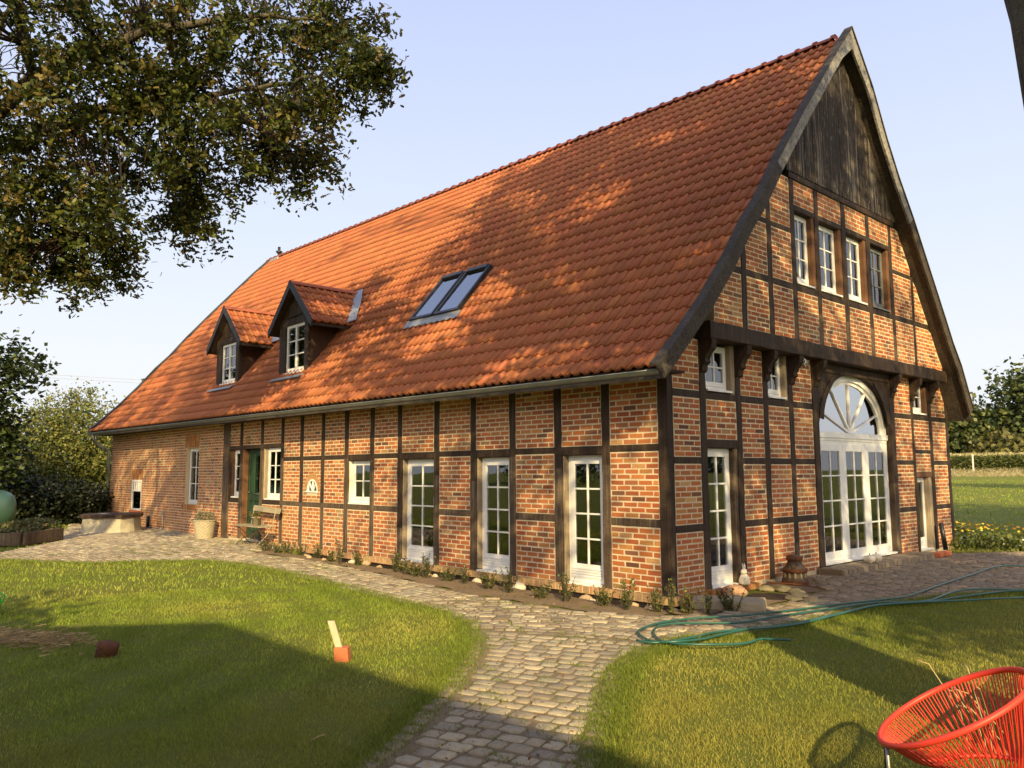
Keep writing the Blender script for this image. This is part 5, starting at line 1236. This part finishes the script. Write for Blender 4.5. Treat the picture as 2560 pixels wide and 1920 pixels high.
# garden hose
HP = [(2.45, -1.42, .03), (2.26, -1.51, .02), (2.18, -1.55, .02), (2.16, -1.85, .02), (1.89, -2.23, .02), (1.6, -2.28, 0), (1.36, -2.12, 0), (1.15, -1.9, 0), (1.02, -1.58, 0), (1.19, -1.22, 0), (1.5, -.78, 0), (1.61, -.17, 0), (1.83, .75, 0), (2.0, 1.66, 0), (2.38, 2.16, .01), (2.34, 3.25, 0), (2.52, 3.81, 0), (2.94, 4.18, 0), (3.7, 4.9, 0), (3.9, 4.4, 0), (3.5, 4.1, 0), (2.98, 4.03, 0), (2.84, 3.89, 0), (2.63, 3.08, 0), (2.39, 2.12, 0), (2.09, 1.45, .01), (2.02, .48, 0), (2.04, -.13, .01), (1.96, -.61, .01), (1.78, -1.24, .01), (1.78, -1.91, .01), (1.70, -2.24, .02), (1.5, -2.33, .01), (1.2, -2.18, 0), (1.04, -2.01, 0), (.95, -1.74, 0), (.89, -1.41, 0), (1.02, -.98, 0), (1.31, -.47, 0), (1.49, .25, 0), (1.68, 1.07, 0), (1.94, 1.81, 0), (2.06, 2.38, 0), (1.94, 3.88, 0), (1.86, 5.48, 0), (1.82, 6.76, 0), (2.1, 7.34, 0), (3.2, 7.6, 0), (4.1, 6.0, 0), (4.0, 4.2, 0), (3.15, 3.39, 0), (2.67, 2.61, 0), (2.30, 1.77, .01), (2.1, 1.16, .01), (2.05, .08, .01), (1.99, -.65, .01), (1.7, -1.46, .01), (1.66, -1.9, .01), (1.54, -2.35, .01), (1.3, -2.42, .01)]
P_ = [Vector((a, b, GZ + .045 + c)) for a, b, c in HP]; out = []
for k in range(len(P_) - 1):
    p0, p1, p2, p3 = P_[max(k - 1, 0)], P_[k], P_[k + 1], P_[min(k + 2, len(P_) - 1)]
    for q in range(5):
        t = q / 5; v = .5 * ((2 * p1) + (-p0 + p2) * t + (2 * p0 - 5 * p1 + 4 * p2 - p3) * t * t + (-p0 + 3 * p1 - 3 * p2 + p3) * t ** 3)
        v.z = max(v.z, GZ + .038) + .006 * math.sin(k * 1.7 + t * 2); out.append(v)
mb = MB(); mb.tube(out, .0125, 7); tag(build('garden_hose', mb, ['hose'], org=(1.5, 0, GZ)), 'long dark green garden hose looped over the cobbles and lawn edge', 'garden hose')

# red string chair
cx, cy, cz, th, tau = 4.97, -4.447, .483, .443, .502; L_, W_ = .775, .79
A_ = np.array([math.cos(th) * math.cos(tau), math.sin(th) * math.cos(tau), math.sin(tau)]); B_ = np.array([-math.sin(th), math.cos(th), 0]); N3 = np.cross(A_, B_)
C0 = np.array([cx, cy, cz])
o = empty('string_chair', (cx, cy, GZ)); tag(o, 'round red string garden chair with thin metal legs in the lower right corner', 'chair')
def rim(t): return C0 + A_ * math.cos(t) * L_ / 2 + B_ * math.sin(t) * W_ / 2
ringc = np.array([5.06, -4.34, .20])
def low(t): return ringc + np.array([math.cos(th), math.sin(th), .12]) * math.cos(t) * .20 + B_ * math.sin(t) * .15
mb = MB(); mb.tube([rim(2 * math.pi * k / 64) for k in range(65)], .015, 10, cap=False); build('rim', mb, ['red'], o)
mb = MB(); mb.tube([low(2 * math.pi * k / 40) for k in range(41)], .011, 8, cap=False); build('seat_ring', mb, ['red'], o)
mb = MB(); NC = 130
for k in range(NC):
    t = 2 * math.pi * (k + .5) / NC; p, q = rim(t), low(t + (.05 if k % 2 else -.05)); m_ = (p + q) / 2 + np.array([0, 0, -.012]) + (ringc - C0) * .05
    mb.tube([p, m_, q], .0036, 5, cap=False)
for k in range(26):
    t = math.pi * (k + .5) / 26; a, b = low(t), low(2 * math.pi - t); mb.tube([a, (a + b) / 2 + np.array([0, 0, -.012]), b], .0036, 5, cap=False)
build('cords', mb, ['red'], o)
F = lambda a, b, z: (cx + math.cos(th) * a - math.sin(th) * b, cy + math.sin(th) * a + math.cos(th) * b, z)
mb = MB(); fr = rim(math.pi - .38), rim(math.pi + .38)
mb.tube([fr[0], F(-.31, .14, .15), F(-.32, .15, GZ)], .010, 8); build('leg', mb, ['dark_metal'], o)
mb = MB(); mb.tube([fr[1], F(-.31, -.14, .15), F(-.32, -.15, GZ)], .010, 8); build('leg', mb, ['zinc'], o)
mb = MB(); mb.tube([rim(0), F(.38, 0, .3), F(.34, 0, GZ)], .010, 8); build('leg', mb, ['dark_metal'], o)
mb = MB(); mb.tube([F(-.31, -.14, .10), F(.0, -.05, .09), F(.34, 0, .08)], .008, 8); build('cross_bar', mb, ['zinc'], o)
# tall dry grass stalks behind the chair
mb = MB()
for k in range(9):
    x, y = 4.95 + random.uniform(-.12, .12), -3.75 + random.uniform(-.12, .12); h = random.uniform(.35, .62); dx, dy = random.uniform(-.28, -.05), random.uniform(-.1, .15)
    mb.tube([(x, y, GZ), (x + dx * .3, y + dy * .3, GZ + h * .6), (x + dx, y + dy, GZ + h), (x + dx * 1.3, y + dy * 1.3, GZ + h * 1.02)], [.003, .0025, .004, .006], 4, 0, (.5, .4, .2))
tag(build('grass_tuft', mb, ['hay'], org=(5.05, -3.95, GZ)), 'tuft of tall dry straw-coloured grass stalks behind the red chair', 'grass tuft')

# plank stuck in a terracotta brick
px, py = -.13, -4.88; o = empty('marker_post', (px, py, GZ)); tag(o, 'short pale plank stuck in an orange brick on the lawn', 'marker post')
R3 = CR[0] * np.array([1, 1, 0]); R3 = R3 / np.linalg.norm(R3); Fv = np.array([-R3[1], R3[0], 0])
def loc(a, b, z, lean=0): p = np.array([px, py, GZ]) + R3 * (a - lean * z) + Fv * b; return (p[0], p[1], GZ + z)
mb = MB(); mb.hexa([loc(a, b, z, .1) for z in (-.02, .125) for a, b in ((-.065, -.05), (.065, -.06), (.07, .06), (-.06, .05))], 0); build('brick_socket', mb, ['terracotta'], o, bevel=.006)
mb = MB(); mb.hexa([loc(a, b, z, .32) for z in (.02, .36) for a, b in ((-.03, -.014), (.035, -.014), (.035, .014), (-.03, .014))], 0); build('plank', mb, ['wood_raw'], o, bevel=.003)
# rusty pipe stub
mb = MB(); c = (-1.85, -6.41, GZ); mb.tube([(-1.87, -6.43, GZ - .05), (-1.85, -6.41, GZ + .09), (-1.848, -6.408, GZ + .115)], [.095, .098, .102], 22); mb.tube([(-1.848, -6.408, GZ + .115), (-1.846, -6.406, GZ + .125)], [.085, .08], 22)
tag(build('pipe_cap', mb, ['rust'], org=c), 'rusty round iron pipe cap sticking out of the shaded lawn', 'pipe cap')
# green watering can at the left edge
wx, wy = -5.25, -6.80; o = empty('watering_can', (wx, wy, GZ)); tag(o, 'bright green plastic watering can on the lawn at the left edge', 'watering can')
mb = MB(); mb.lathe((wx, wy, GZ), [(.10, 0), (.11, .03), (.115, .16), (.09, .20), (.06, .205)], 18); build('body', mb, ['plastic_green'], o)
mb = MB(); mb.tube([(wx + .05, wy + .09, GZ + .12), (wx + .03, wy + .14, GZ + .22), (wx, wy + .05, GZ + .30), (wx, wy - .03, GZ + .21)], .013, 8); build('handle', mb, ['plastic_green'], o)
mb = MB(); mb.tube([(wx, wy - .09, GZ + .06), (wx, wy - .25, GZ + .2), (wx, wy - .32, GZ + .27)], [.025, .016, .03], 8); build('spout', mb, ['plastic_green'], o)
# patch of hay
k = 1400; r2 = np.random.default_rng(5); x = -3.25 + r2.normal(size=k) * .42; y = -6.85 + r2.normal(size=k) * .16 + (x + 3.25) * .35; z = GZ + r2.uniform(.01, .06, k); a = r2.uniform(0, 6.28, k); l = r2.uniform(.05, .16, k)
V = np.stack([np.stack([x, y, z], 1), np.stack([x + np.cos(a) * l, y + np.sin(a) * l, z + r2.uniform(-.01, .02, k)], 1), np.stack([x + np.cos(a) * l + .003, y + np.sin(a) * l + .003, z], 1), np.stack([x + .004, y + .004, z], 1)], 1).reshape(-1, 3)
npmesh('mown_hay', V, 4, [(0, 1, 2, 3)], leafcols(k, [(.34, .24, .11), (.26, .19, .09), (.40, .31, .16)]), 'hay')['kind'] = 'stuff'

# bench with folding legs by the green door
o = empty('bench', (-11.75, -.45, GZ)); tag(o, 'weathered folding bench with rusty scissor legs beside the green door', 'bench')
for k, yy in enumerate((-.66, -.52, -.38)):
    mb = MB(); mb.box(-12.45, -11.05, yy, yy + .12, .40, .425); build('seat_slat', mb, ['wood_grey'], o, bevel=.005)
mb = MB(); mb.hexa([(-12.35, -.20, .74), (-10.95, -.20, .70), (-10.95, -.175, .70), (-12.35, -.175, .74), (-12.35, -.17, .87), (-10.93, -.17, .83), (-10.93, -.145, .83), (-12.35, -.145, .87)]); build('backrest', mb, ['wood_grey'], o, bevel=.006)
for x in (-12.3, -11.15):
    mb = MB(); mb.tube([(x, -.68, GZ), (x, -.40, .2), (x, -.25, .42), (x, -.17, .84)], .011, 6); build('leg', mb, ['wood_grey'], o)
    mb = MB(); mb.tube([(x + .03, -.25, GZ), (x + .03, -.5, .2), (x + .03, -.62, .40)], .010, 6); build('leg', mb, ['rust'], o)
mb = MB(); mb.tube([(-12.3, -.6, GZ + .05), (-11.75, -.45, .28), (-11.2, -.6, GZ + .05)], .008, 6); build('cross_brace', mb, ['rust'], o)
mb = MB(); mb.tube([(-12.3, -.55, .36), (-11.75, -.5, .12), (-11.2, -.55, .36)], .008, 6); build('cross_brace', mb, ['rust'], o)
o = empty('flower_pot', (-11.6, -.45, .425)); tag(o, 'small grey pot with a leafy plant standing on the bench', 'flower pot')
mb = MB(); mb.lathe((-11.6, -.45, .427), [(.075, 0), (.105, .17), (.115, .17), (.115, .2), (.1, .2)], 16); build('pot', mb, ['wicker'], o)
C = np.array((-11.6, -.45, .67)) + rng.normal(size=(180, 3)) * np.array((.09, .09, .035)); leaves('foliage', C, .045, leafcols(180, [(.13, .15, .04), (.2, .19, .06), (.25, .12, .06)]), parent=o, simple=True)
# wicker basket planter
bx, by = -14.75, -.42; o = empty('wicker_planter', (bx, by, GZ)); tag(o, 'tall wicker basket with a round grey-green plant against the brick wing', 'planter')
mb = MB(); n = 28; vs = []; rows = 12
for r in range(rows + 1):
    for k in range(n): a = 2 * math.pi * k / n; R_ = lerp(.21, .285, r / rows) + .008 * ((k + r) % 2); vs.append((bx + R_ * math.cos(a), by + R_ * math.sin(a), GZ + .48 * r / rows))
mb.add(vs, [(r * n + k, r * n + (k + 1) % n, (r + 1) * n + (k + 1) % n, (r + 1) * n + k) for r in range(rows) for k in range(n)]); mb.tube([(bx + .29 * math.cos(a), by + .29 * math.sin(a), GZ + .48) for a in np.linspace(0, 6.283, 25)], .016, 6, cap=False); build('basket', mb, ['wicker'], o)
C = rng.normal(size=(1100, 3)); C /= np.linalg.norm(C, axis=1)[:, None]; C = C * (rng.random((1100, 1)) ** .3) * np.array((.27, .27, .2)) + np.array((bx, by, GZ + .53)); leaves('foliage', C, .035, leafcols(1100, [(.20, .21, .12), (.26, .26, .15), (.15, .17, .08)]), parent=o, simple=True)
# covered well
wx, wy = -19.5, -1.35; o = empty('well', (wx, wy, GZ)); tag(o, 'low round stone well with a dark wooden lid at the wing corner', 'well')
mb = MB(); mb.lathe((wx, wy, GZ), [(.86, 0), (.84, .1), (.80, .43), (.5, .43)], 12, smooth=False); build('stone_ring', mb, ['concrete'], o)
mb = MB(); mb.lathe((wx, wy, GZ), [(.90, .435), (.90, .53), (.3, .53)], 8, smooth=False); build('lid', mb, ['timber'], o)
for dy in (-.35, .25):
    mb = MB(); mb.box(wx - .2, wx + .3, wy + dy, wy + dy + .2, .462, .475); build('lid_plate', mb, ['zinc'], o)
# raised planter
o = empty('raised_bed', (-16.1, -4.3, GZ)); tag(o, 'low brown timber planter with herbs left of the courtyard cobbles', 'planter')
pc = [(-15.55, -4.45), (-17.0, -3.25), (-17.6, -4.0), (-16.15, -5.2)]
for k in range(4):
    a, b = np.array(pc[k]), np.array(pc[(k + 1) % 4]); d = (b - a) / np.linalg.norm(b - a); nn = np.array((-d[1], d[0])) * .05; a = a + d * .05; b = b - d * .05
    mb = MB(); mb.hexa([(*(a - nn), GZ + .03), (*(b - nn), GZ + .03), (*(b + nn), GZ + .03), (*(a + nn), GZ + .03), (*(a - nn), .26), (*(b - nn), .26), (*(b + nn), .26), (*(a + nn), .26)]); build('side_board', mb, ['timber_worn'], o, bevel=.01)
mb = MB(); mb.add([(x, y, .21) for x, y in pc], [(0, 1, 2, 3)]); build('bed_soil', mb, ['soil'], o)
C = []
while len(C) < 2600:
    s, t = random.random(), random.random(); p = np.array(pc[0]) + (np.array(pc[1]) - pc[0]) * s + (np.array(pc[3]) - pc[0]) * t; hh = (.16 if s < .35 else .34) * (1 - (2 * t - 1) ** 2 * .4); C.append((p[0], p[1], .2 + random.random() * hh))
C = np.array(C); leaves('foliage', C, rng.uniform(.05, .10, len(C)), leafcols(len(C), [(.07, .10, .03), (.12, .13, .04), (.2, .15, .07)]), parent=o, simple=True, droop=-.5)
# gas tank
o = empty('gas_tank', (-21.1, -4.5, GZ)); tag(o, 'pale green rounded tank at the left edge under the trees', 'tank')
mb = MB(); R_ = .58; prof_ = [(.02, 0), (.3, .05), (.48, .16), (.57, .34), (.58, .6), (.58, 2.4), (.5, 2.7), (.3, 2.85), (.02, 2.9)]; n = 24; vs = []
for rr, t in prof_:
    for k in range(n): a = 2 * math.pi * k / n; vs.append((-21.1 - .15 * t + rr * math.cos(a), -3.55 - t, .62 + rr * math.sin(a)))
mb.add(vs, [(a * n + k, a * n + (k + 1) % n, (a + 1) * n + (k + 1) % n, (a + 1) * n + k) for a in range(len(prof_) - 1) for k in range(n)], 0, (1, 1, 1), True); build('tank_body', mb, ['tank'], o)
for y in (-4.2, -5.8): mb = MB(); mb.box(-21.5, -20.9, y - .08, y + .08, GZ, .15); build('tank_foot', mb, ['concrete'], o)
# round pool
o = empty('pool', (-31.5, .2, GZ)); tag(o, 'round above-ground pool with a grey liner behind the dark bush', 'pool')
mb = MB(); mb.lathe((-31.5, .2, GZ), [(1.9, 0), (1.9, .9), (1.8, .9), (1.8, .8), (.1, .79)], 36); build('pool_wall', mb, ['pool'], o)
mb = MB(); mb.tube([(-31.5 + 1.9 * math.cos(a), .2 + 1.9 * math.sin(a), .84) for a in np.linspace(0, 6.283, 41)], .05, 8, cap=False); build('pool_rim', mb, ['lead'], o)

# ================================================================== TREES AND SHRUBS AROUND
def tree_sphere(name, base, lumps, nleaf, size, pal, label, cat='tree', trunk_r=.18, trunk_top=None, group=None, simple=True, wid=1.3, up=.3, hang=0, dense=0):
    o = empty(name, base); tag(o, label, cat, group); C = []; tot = sum(l[3] * l[4] * l[5] for l in lumps)
    for (x, y, z, rx, ry, rz) in lumps:
        k = int(nleaf * rx * ry * rz / tot); nc = max(3, k // 28)
        p = rng.normal(size=(nc, 3)); p /= np.linalg.norm(p, axis=1)[:, None]; p = p * (rng.random((nc, 1)) ** .38) * np.array((rx, ry, rz)) + np.array((x, y, z))
        s = min(rx, ry, rz) * .17 + size * .6
        C.append((p[:, None, :] + rng.normal(size=(nc, 28, 3)) * s).reshape(-1, 3))
    C = np.concatenate(C); top = np.array([l[:3] for l in lumps])
    cc = leafcols(len(C), pal); cc *= (1 + .25 * np.array([noise.noise(Vector(c) * (.9 / max(.4, size * 4))) for c in C]))[:, None]
    leaves('crown', C, rng.uniform(.7, 1.3, len(C)) * size, cc, parent=o, simple=simple, wid=wid, up=up, droop=hang)
    mb = MB(); zt = trunk_top or top[:, 2].mean()
    mb.tube(jitter_path([base, (base[0], base[1], base[2] + (zt - base[2]) * .5), (top[:, 0].mean(), top[:, 1].mean(), zt)], .05, 3), list(np.linspace(trunk_r, trunk_r * .5, 7)), 8)
    for l in lumps: mb.tube(jitter_path([(base[0], base[1], base[2] + (zt - base[2]) * .45), ((base[0] + l[0]) / 2, (base[1] + l[1]) / 2, (base[2] + (zt - base[2]) * .5 + l[2]) / 2), l[:3]], .06, 3), list(np.linspace(trunk_r * .5, trunk_r * .12, 7)), 5)
    build('trunk', mb, ['bark'], o); return o
DK = [(.025, .045, .010), (.035, .055, .014), (.055, .075, .017)]; MG = [(.07, .10, .018), (.10, .13, .02), (.05, .075, .016)]; YG = [(.19, .20, .045), (.14, .16, .04), (.23, .21, .05), (.09, .115, .03)]
tree_sphere('walnut_tree', (-24.5, -8.6, GZ), [(-23.5, -6.1, 4.2, 1.9, 1.9, 2.3), (-23.2, -4.9, 4.6, 1.5, 1.4, 1.3), (-22.8, -3.6, 5.0, 1.1, 1.0, .8), (-23.0, -4.4, 3.2, 1.5, 1.3, 1.0), (-23.2, -3.9, 2.2, 1.2, 1.2, 1.0), (-24, -7.0, 6.8, 1.8, 1.6, 1.5), (-24.5, -8.6, 5.5, 3, 2.6, 3)], 42000, .17, DK + [(.09, .12, .03)], 'dark green walnut tree reaching in from the left edge', trunk_r=.25, up=.8, dense=1)
tree_sphere('shrub', (-36.0, 1.6, GZ), [(-36, 1.6, 3.0, 2.0, 2.3, 2.3), (-36, -.2, 2.6, 1.8, 1.7, 1.9), (-36, 3.2, 2.4, 1.6, 1.5, 1.7), (-36, 1.2, 4.6, .45, .4, 1.0), (-36, 2.1, 4.9, .35, .35, .9), (-36, .3, 4.5, .4, .35, 1.0), (-36.2, 2.9, 4.1, .35, .35, 1.1), (-35.8, 1.6, 5.0, .3, .3, .9)], 26000, .16, YG, 'tall yellow-green willowy shrub between the walnut tree and the wing', 'shrub', trunk_r=.1, up=.0, hang=-.5, wid=.8)
tree_sphere('shrub', (-34.5, 3.9, GZ), [(-34.5, 3.7, 1.5, 1.4, 1.3, 1.5), (-34.5, 4.9, 1.9, 1.5, 1.3, 1.5)], 3500, .13, MG, 'darker green shrub close behind the downpipe corner of the wing', 'shrub', trunk_r=.08)
tree_sphere('yew_bush', (-24.4, -2.2, GZ), [(-24.4, -2.9, .75, 1.1, 1.3, .75), (-24.6, -1.4, .65, 1.0, 1.2, .62), (-24.8, -.4, .5, .8, .8, .5)], 16000, .12, [(.012, .018, .008), (.018, .026, .01), (.028, .035, .014)], 'low very dark evergreen bush between the tank and the well', 'bush', trunk_r=.06, trunk_top=.6)
tree_sphere('hedge_tree', (-46, 3, GZ), [(-46, -3, 2.0, 3, 3.5, 2.2), (-46, 3, 1.6, 3, 3.5, 1.8), (-46, 8, 1.8, 3, 3.5, 1.9), (-46, 13, 1.6, 3, 3, 1.8), (-44, -9, 2.6, 3, 3, 2.8)], 9000, .22, [(.20, .17, .03), (.14, .14, .03), (.26, .2, .05)], 'far sunlit yellowish hedge beyond the pool', 'hedge', trunk_r=.1, trunk_top=1.0)
tree_sphere('garden_tree', (-30, -12, GZ), [(-29, -8.5, 3.5, 2.5, 2.2, 3.2), (-29, -5.8, 2.2, 1.8, 1.5, 2.0)], 12000, .2, DK, 'dark green tree low behind the walnut tree and the tank', trunk_r=.2)
# distant trees behind the field
GR = [(.07, .10, .03), (.10, .125, .035), (.13, .14, .04), (.05, .07, .025)]
FAR = [((-24, 117), [(-24.8, 117, 11, 5.6, 4, 6.4), (-20.5, 117, 8.5, 5, 4, 5.5), (-26.5, 117, 7.5, 4.5, 4, 4.5), (-16, 118, 11, 6, 4, 7), (-27, 116, 6, 4, 3, 4)], 'tall dark oak at the right edge beyond the maize field'),
       ((-34.5, 116), [(-34.5, 116, 6.4, 4.2, 4, 3.9), (-31.5, 115, 4.5, 3.2, 3, 2.8), (-37, 116, 4.5, 3, 3, 3)], 'rounded green tree beyond the maize field beside the eaves'),
       ((-30, 112), [(-29.5, 112, 3.5, 2.0, 2, 1.9), (-26, 111, 3.2, 2.2, 2, 1.8)], 'low yellowish bushes in front of the distant oaks'),
       ((-41, 120), [(-41, 120, 6, 5, 4, 5), (-48, 122, 6, 6, 4, 5)], 'distant green tree hidden partly by the gable')]
for (b, l, lab) in FAR: tree_sphere('field_tree', (b[0], b[1], .9), l, 15000, .72, GR if 'yellow' not in lab else [(.17, .16, .05), (.13, .13, .04)], lab, trunk_r=.4, group='trees beyond the maize field', up=.3)
tree_sphere('maple_tree', (-4.5, 50.5, .2), [(-6.6, 50.2, 4.0, 2.2, 2, 1.1), (-4.0, 50.2, 5.2, 2.6, 2.4, 2.4), (-7.2, 50.2, 3.4, 1.4, 1.4, .55)], 3500, .24, [(.22, .24, .035), (.17, .20, .03)], 'light yellow-green branch tips at the right edge before the maize field', trunk_r=.2, up=.9)
# maize field, dry verge, post, far barn
r2 = np.random.default_rng(8)
k = 26000; x = r2.uniform(-46, 6, k); y = 90 + r2.uniform(0, 1, k) ** 2 * 9; zb = ghz(x, y); z = zb + r2.uniform(.1, 2.15, k)
C = np.stack([x, y, z], 1); cc = leafcols(k, [(.07, .095, .02), (.10, .12, .025), (.14, .145, .035)])
leaves('maize_field', C, r2.uniform(.35, .75, k), cc, simple=True, wid=.35, up=.1, droop=-.3)['kind'] = 'stuff'
k = 22000; x = r2.uniform(-50, 8, k); y = r2.uniform(90, 112, k); z = ghz(x, y) + r2.uniform(2.1, 2.45, k)
leaves('maize_tassels', np.stack([x, y, z], 1), r2.uniform(.25, .5, k), leafcols(k, [(.52, .45, .20), (.42, .37, .15), (.58, .50, .25)]), simple=True, wid=.25, up=0, droop=-.8)['kind'] = 'stuff'
k = 26000; x = r2.uniform(-46, 6, k); y = r2.uniform(80, 89.8, k); z = ghz(x, y) + r2.uniform(.05, .75, k) * (y - 79) / 10
leaves('dry_verge', np.stack([x, y, z], 1), r2.uniform(.3, .6, k), leafcols(k, [(.40, .33, .16), (.30, .27, .11), (.48, .40, .22)]), simple=True, wid=.12, up=0, droop=-.9)['kind'] = 'stuff'
mb = MB(); mb.box(-23.76, -23.64, 86.4, 86.52, .7, 3.3); tag(build('fence_post', mb, ['plaster_white'], org=(-23.7, 86.5, .8)), 'pale slender fence post in front of the maize', 'post')
o = empty('barn', (-46, 150, 1)); tag(o, 'far red roofed barn glimpsed between the trees beside the gable', 'barn')
mb = MB(); mb.box(-54, -40, 146, 154, .8, 3.5); build('barn_wall', mb, ['terracotta'], o)
mb = MB(); mb.add([(-54.5, 145.5, 3.4), (-39.5, 145.5, 3.4), (-39.5, 150, 6.6), (-54.5, 150, 6.6), (-39.5, 154.5, 3.4), (-54.5, 154.5, 3.4)], [(0, 1, 2, 3), (3, 2, 4, 5), (1, 4, 2), (0, 3, 5)], 0, (.3, .09, .05)); build('barn_roof', mb, ['tile'], o)
# far tree belt all round so that windows and side views have a horizon
for i, (x, y, s) in enumerate([(60, -70, 11), (35, -85, 10), (5, -95, 12), (-30, -90, 10), (-70, -70, 11), (95, -30, 10), (110, 15, 8), (115, 70, 7), (-95, -20, 10), (-100, 30, 11), (-90, 80, 12), (45, 150, 7), (90, 130, 7)]):
    tree_sphere('far_tree', (x, y, GZ), [(x, y, s * .55, s * .8, s * .8, s * .5), (x + s * .6, y + 2, s * .45, s * .6, s * .6, s * .42), (x - s * .6, y - 2, s * .4, s * .6, s * .6, s * .4)], 3600, .65, GR, 'distant broad tree number %s of the belt round the meadow' % ORD[i], group='tree belt round the meadow', trunk_r=.5)
# trees whose shade lies across the far lawn, out of view to the right
tree_sphere('orchard_tree', (11.5, 8.5, GZ), [(11, 8, 8, 3.0, 3.0, 2.6), (13.5, 8.5, 8.5, 3, 3, 3), (11.5, 10, 10, 2.5, 2.5, 2)], 5000, .32, GR, 'broad orchard tree right of the house shading the lawn', trunk_r=.3)
tree_sphere('orchard_tree', (12, 15, GZ), [(10, 14, 8.5, 3.2, 3.2, 2.6), (14, 14, 8, 3.5, 3.2, 3), (12, 17, 9.5, 3, 3, 2.4)], 6000, .32, GR, 'second orchard tree farther along the right side of the lawn', trunk_r=.3)
# unseen bush added beside the shed to fill out the near lawn's shade
tree_sphere('shade_bush', (.8, -11.8, GZ), [(.8, -11.8, 2.2, 1.6, 1.6, 2.0), (2.0, -12.5, 2.6, 1.5, 1.5, 2.0)], 9000, .16, DK, 'unseen dense bush added at the end of the shed to shade the lawn', 'bush', trunk_r=.1)
# flower bed at the far gable corner
o = empty('flower_bed', (.2, 10.8, GZ)); tag(o, 'bushy bed of yellow and white flowers at the far gable corner', 'flower bed')
def bedpts(k, hmax):
    C = []
    while len(C) < k:
        x, y = random.uniform(-1.6, 2.2), random.uniform(9.25, 13.2)
        if y < 9.4 + max(0, x) * .9 or y > 12.2 + (-x if x < 0 else 0) * 2.2: continue
        if noise.noise((x * 1.3, y * 1.3, 2)) < -.3: continue
        C.append((x, y, GZ + random.random() * hmax * (.6 + .8 * noise.noise((x * .8, y * .8, 7)))))
    return np.array(C)
C = bedpts(6500, .38); leaves('foliage', C, rng.uniform(.05, .12, len(C)), leafcols(len(C), [(.08, .11, .02), (.12, .14, .03), (.16, .18, .05)]), parent=o, simple=True, up=0, droop=-.6)
C = bedpts(420, .2); C[:, 2] += .32; sel = C[:, 1] > 11; sel2 = ~sel
leaves('yellow_flowers', C[sel], .07, leafcols(sel.sum(), [(.75, .45, .02), (.8, .3, .02), (.8, .6, .05)]), parent=o, simple=True, up=2, wid=1.5)['kind'] = 'stuff'
leaves('white_flowers', C[sel2] - np.array((0, 0, .2)), .055, leafcols(sel2.sum(), [(.75, .75, .7)], .1), parent=o, simple=True, up=2, wid=1.5)['kind'] = 'stuff'
# power lines
for k, (za, zb) in enumerate(((8.15, 8.0), (7.94, 7.78))):
    mb = MB(); mb.tube([(-55.0, -12, za + .6), (-52.6, 2, za), (-50.3, 10, zb), (-46, 30, zb + .6)], .012, 4); tag(build('power_line', mb, ['wire'], org=(-52, 4, za)), '%s of two thin overhead wires left of the far roof edge' % ('upper' if k == 0 else 'lower'), 'power line', 'overhead wires')
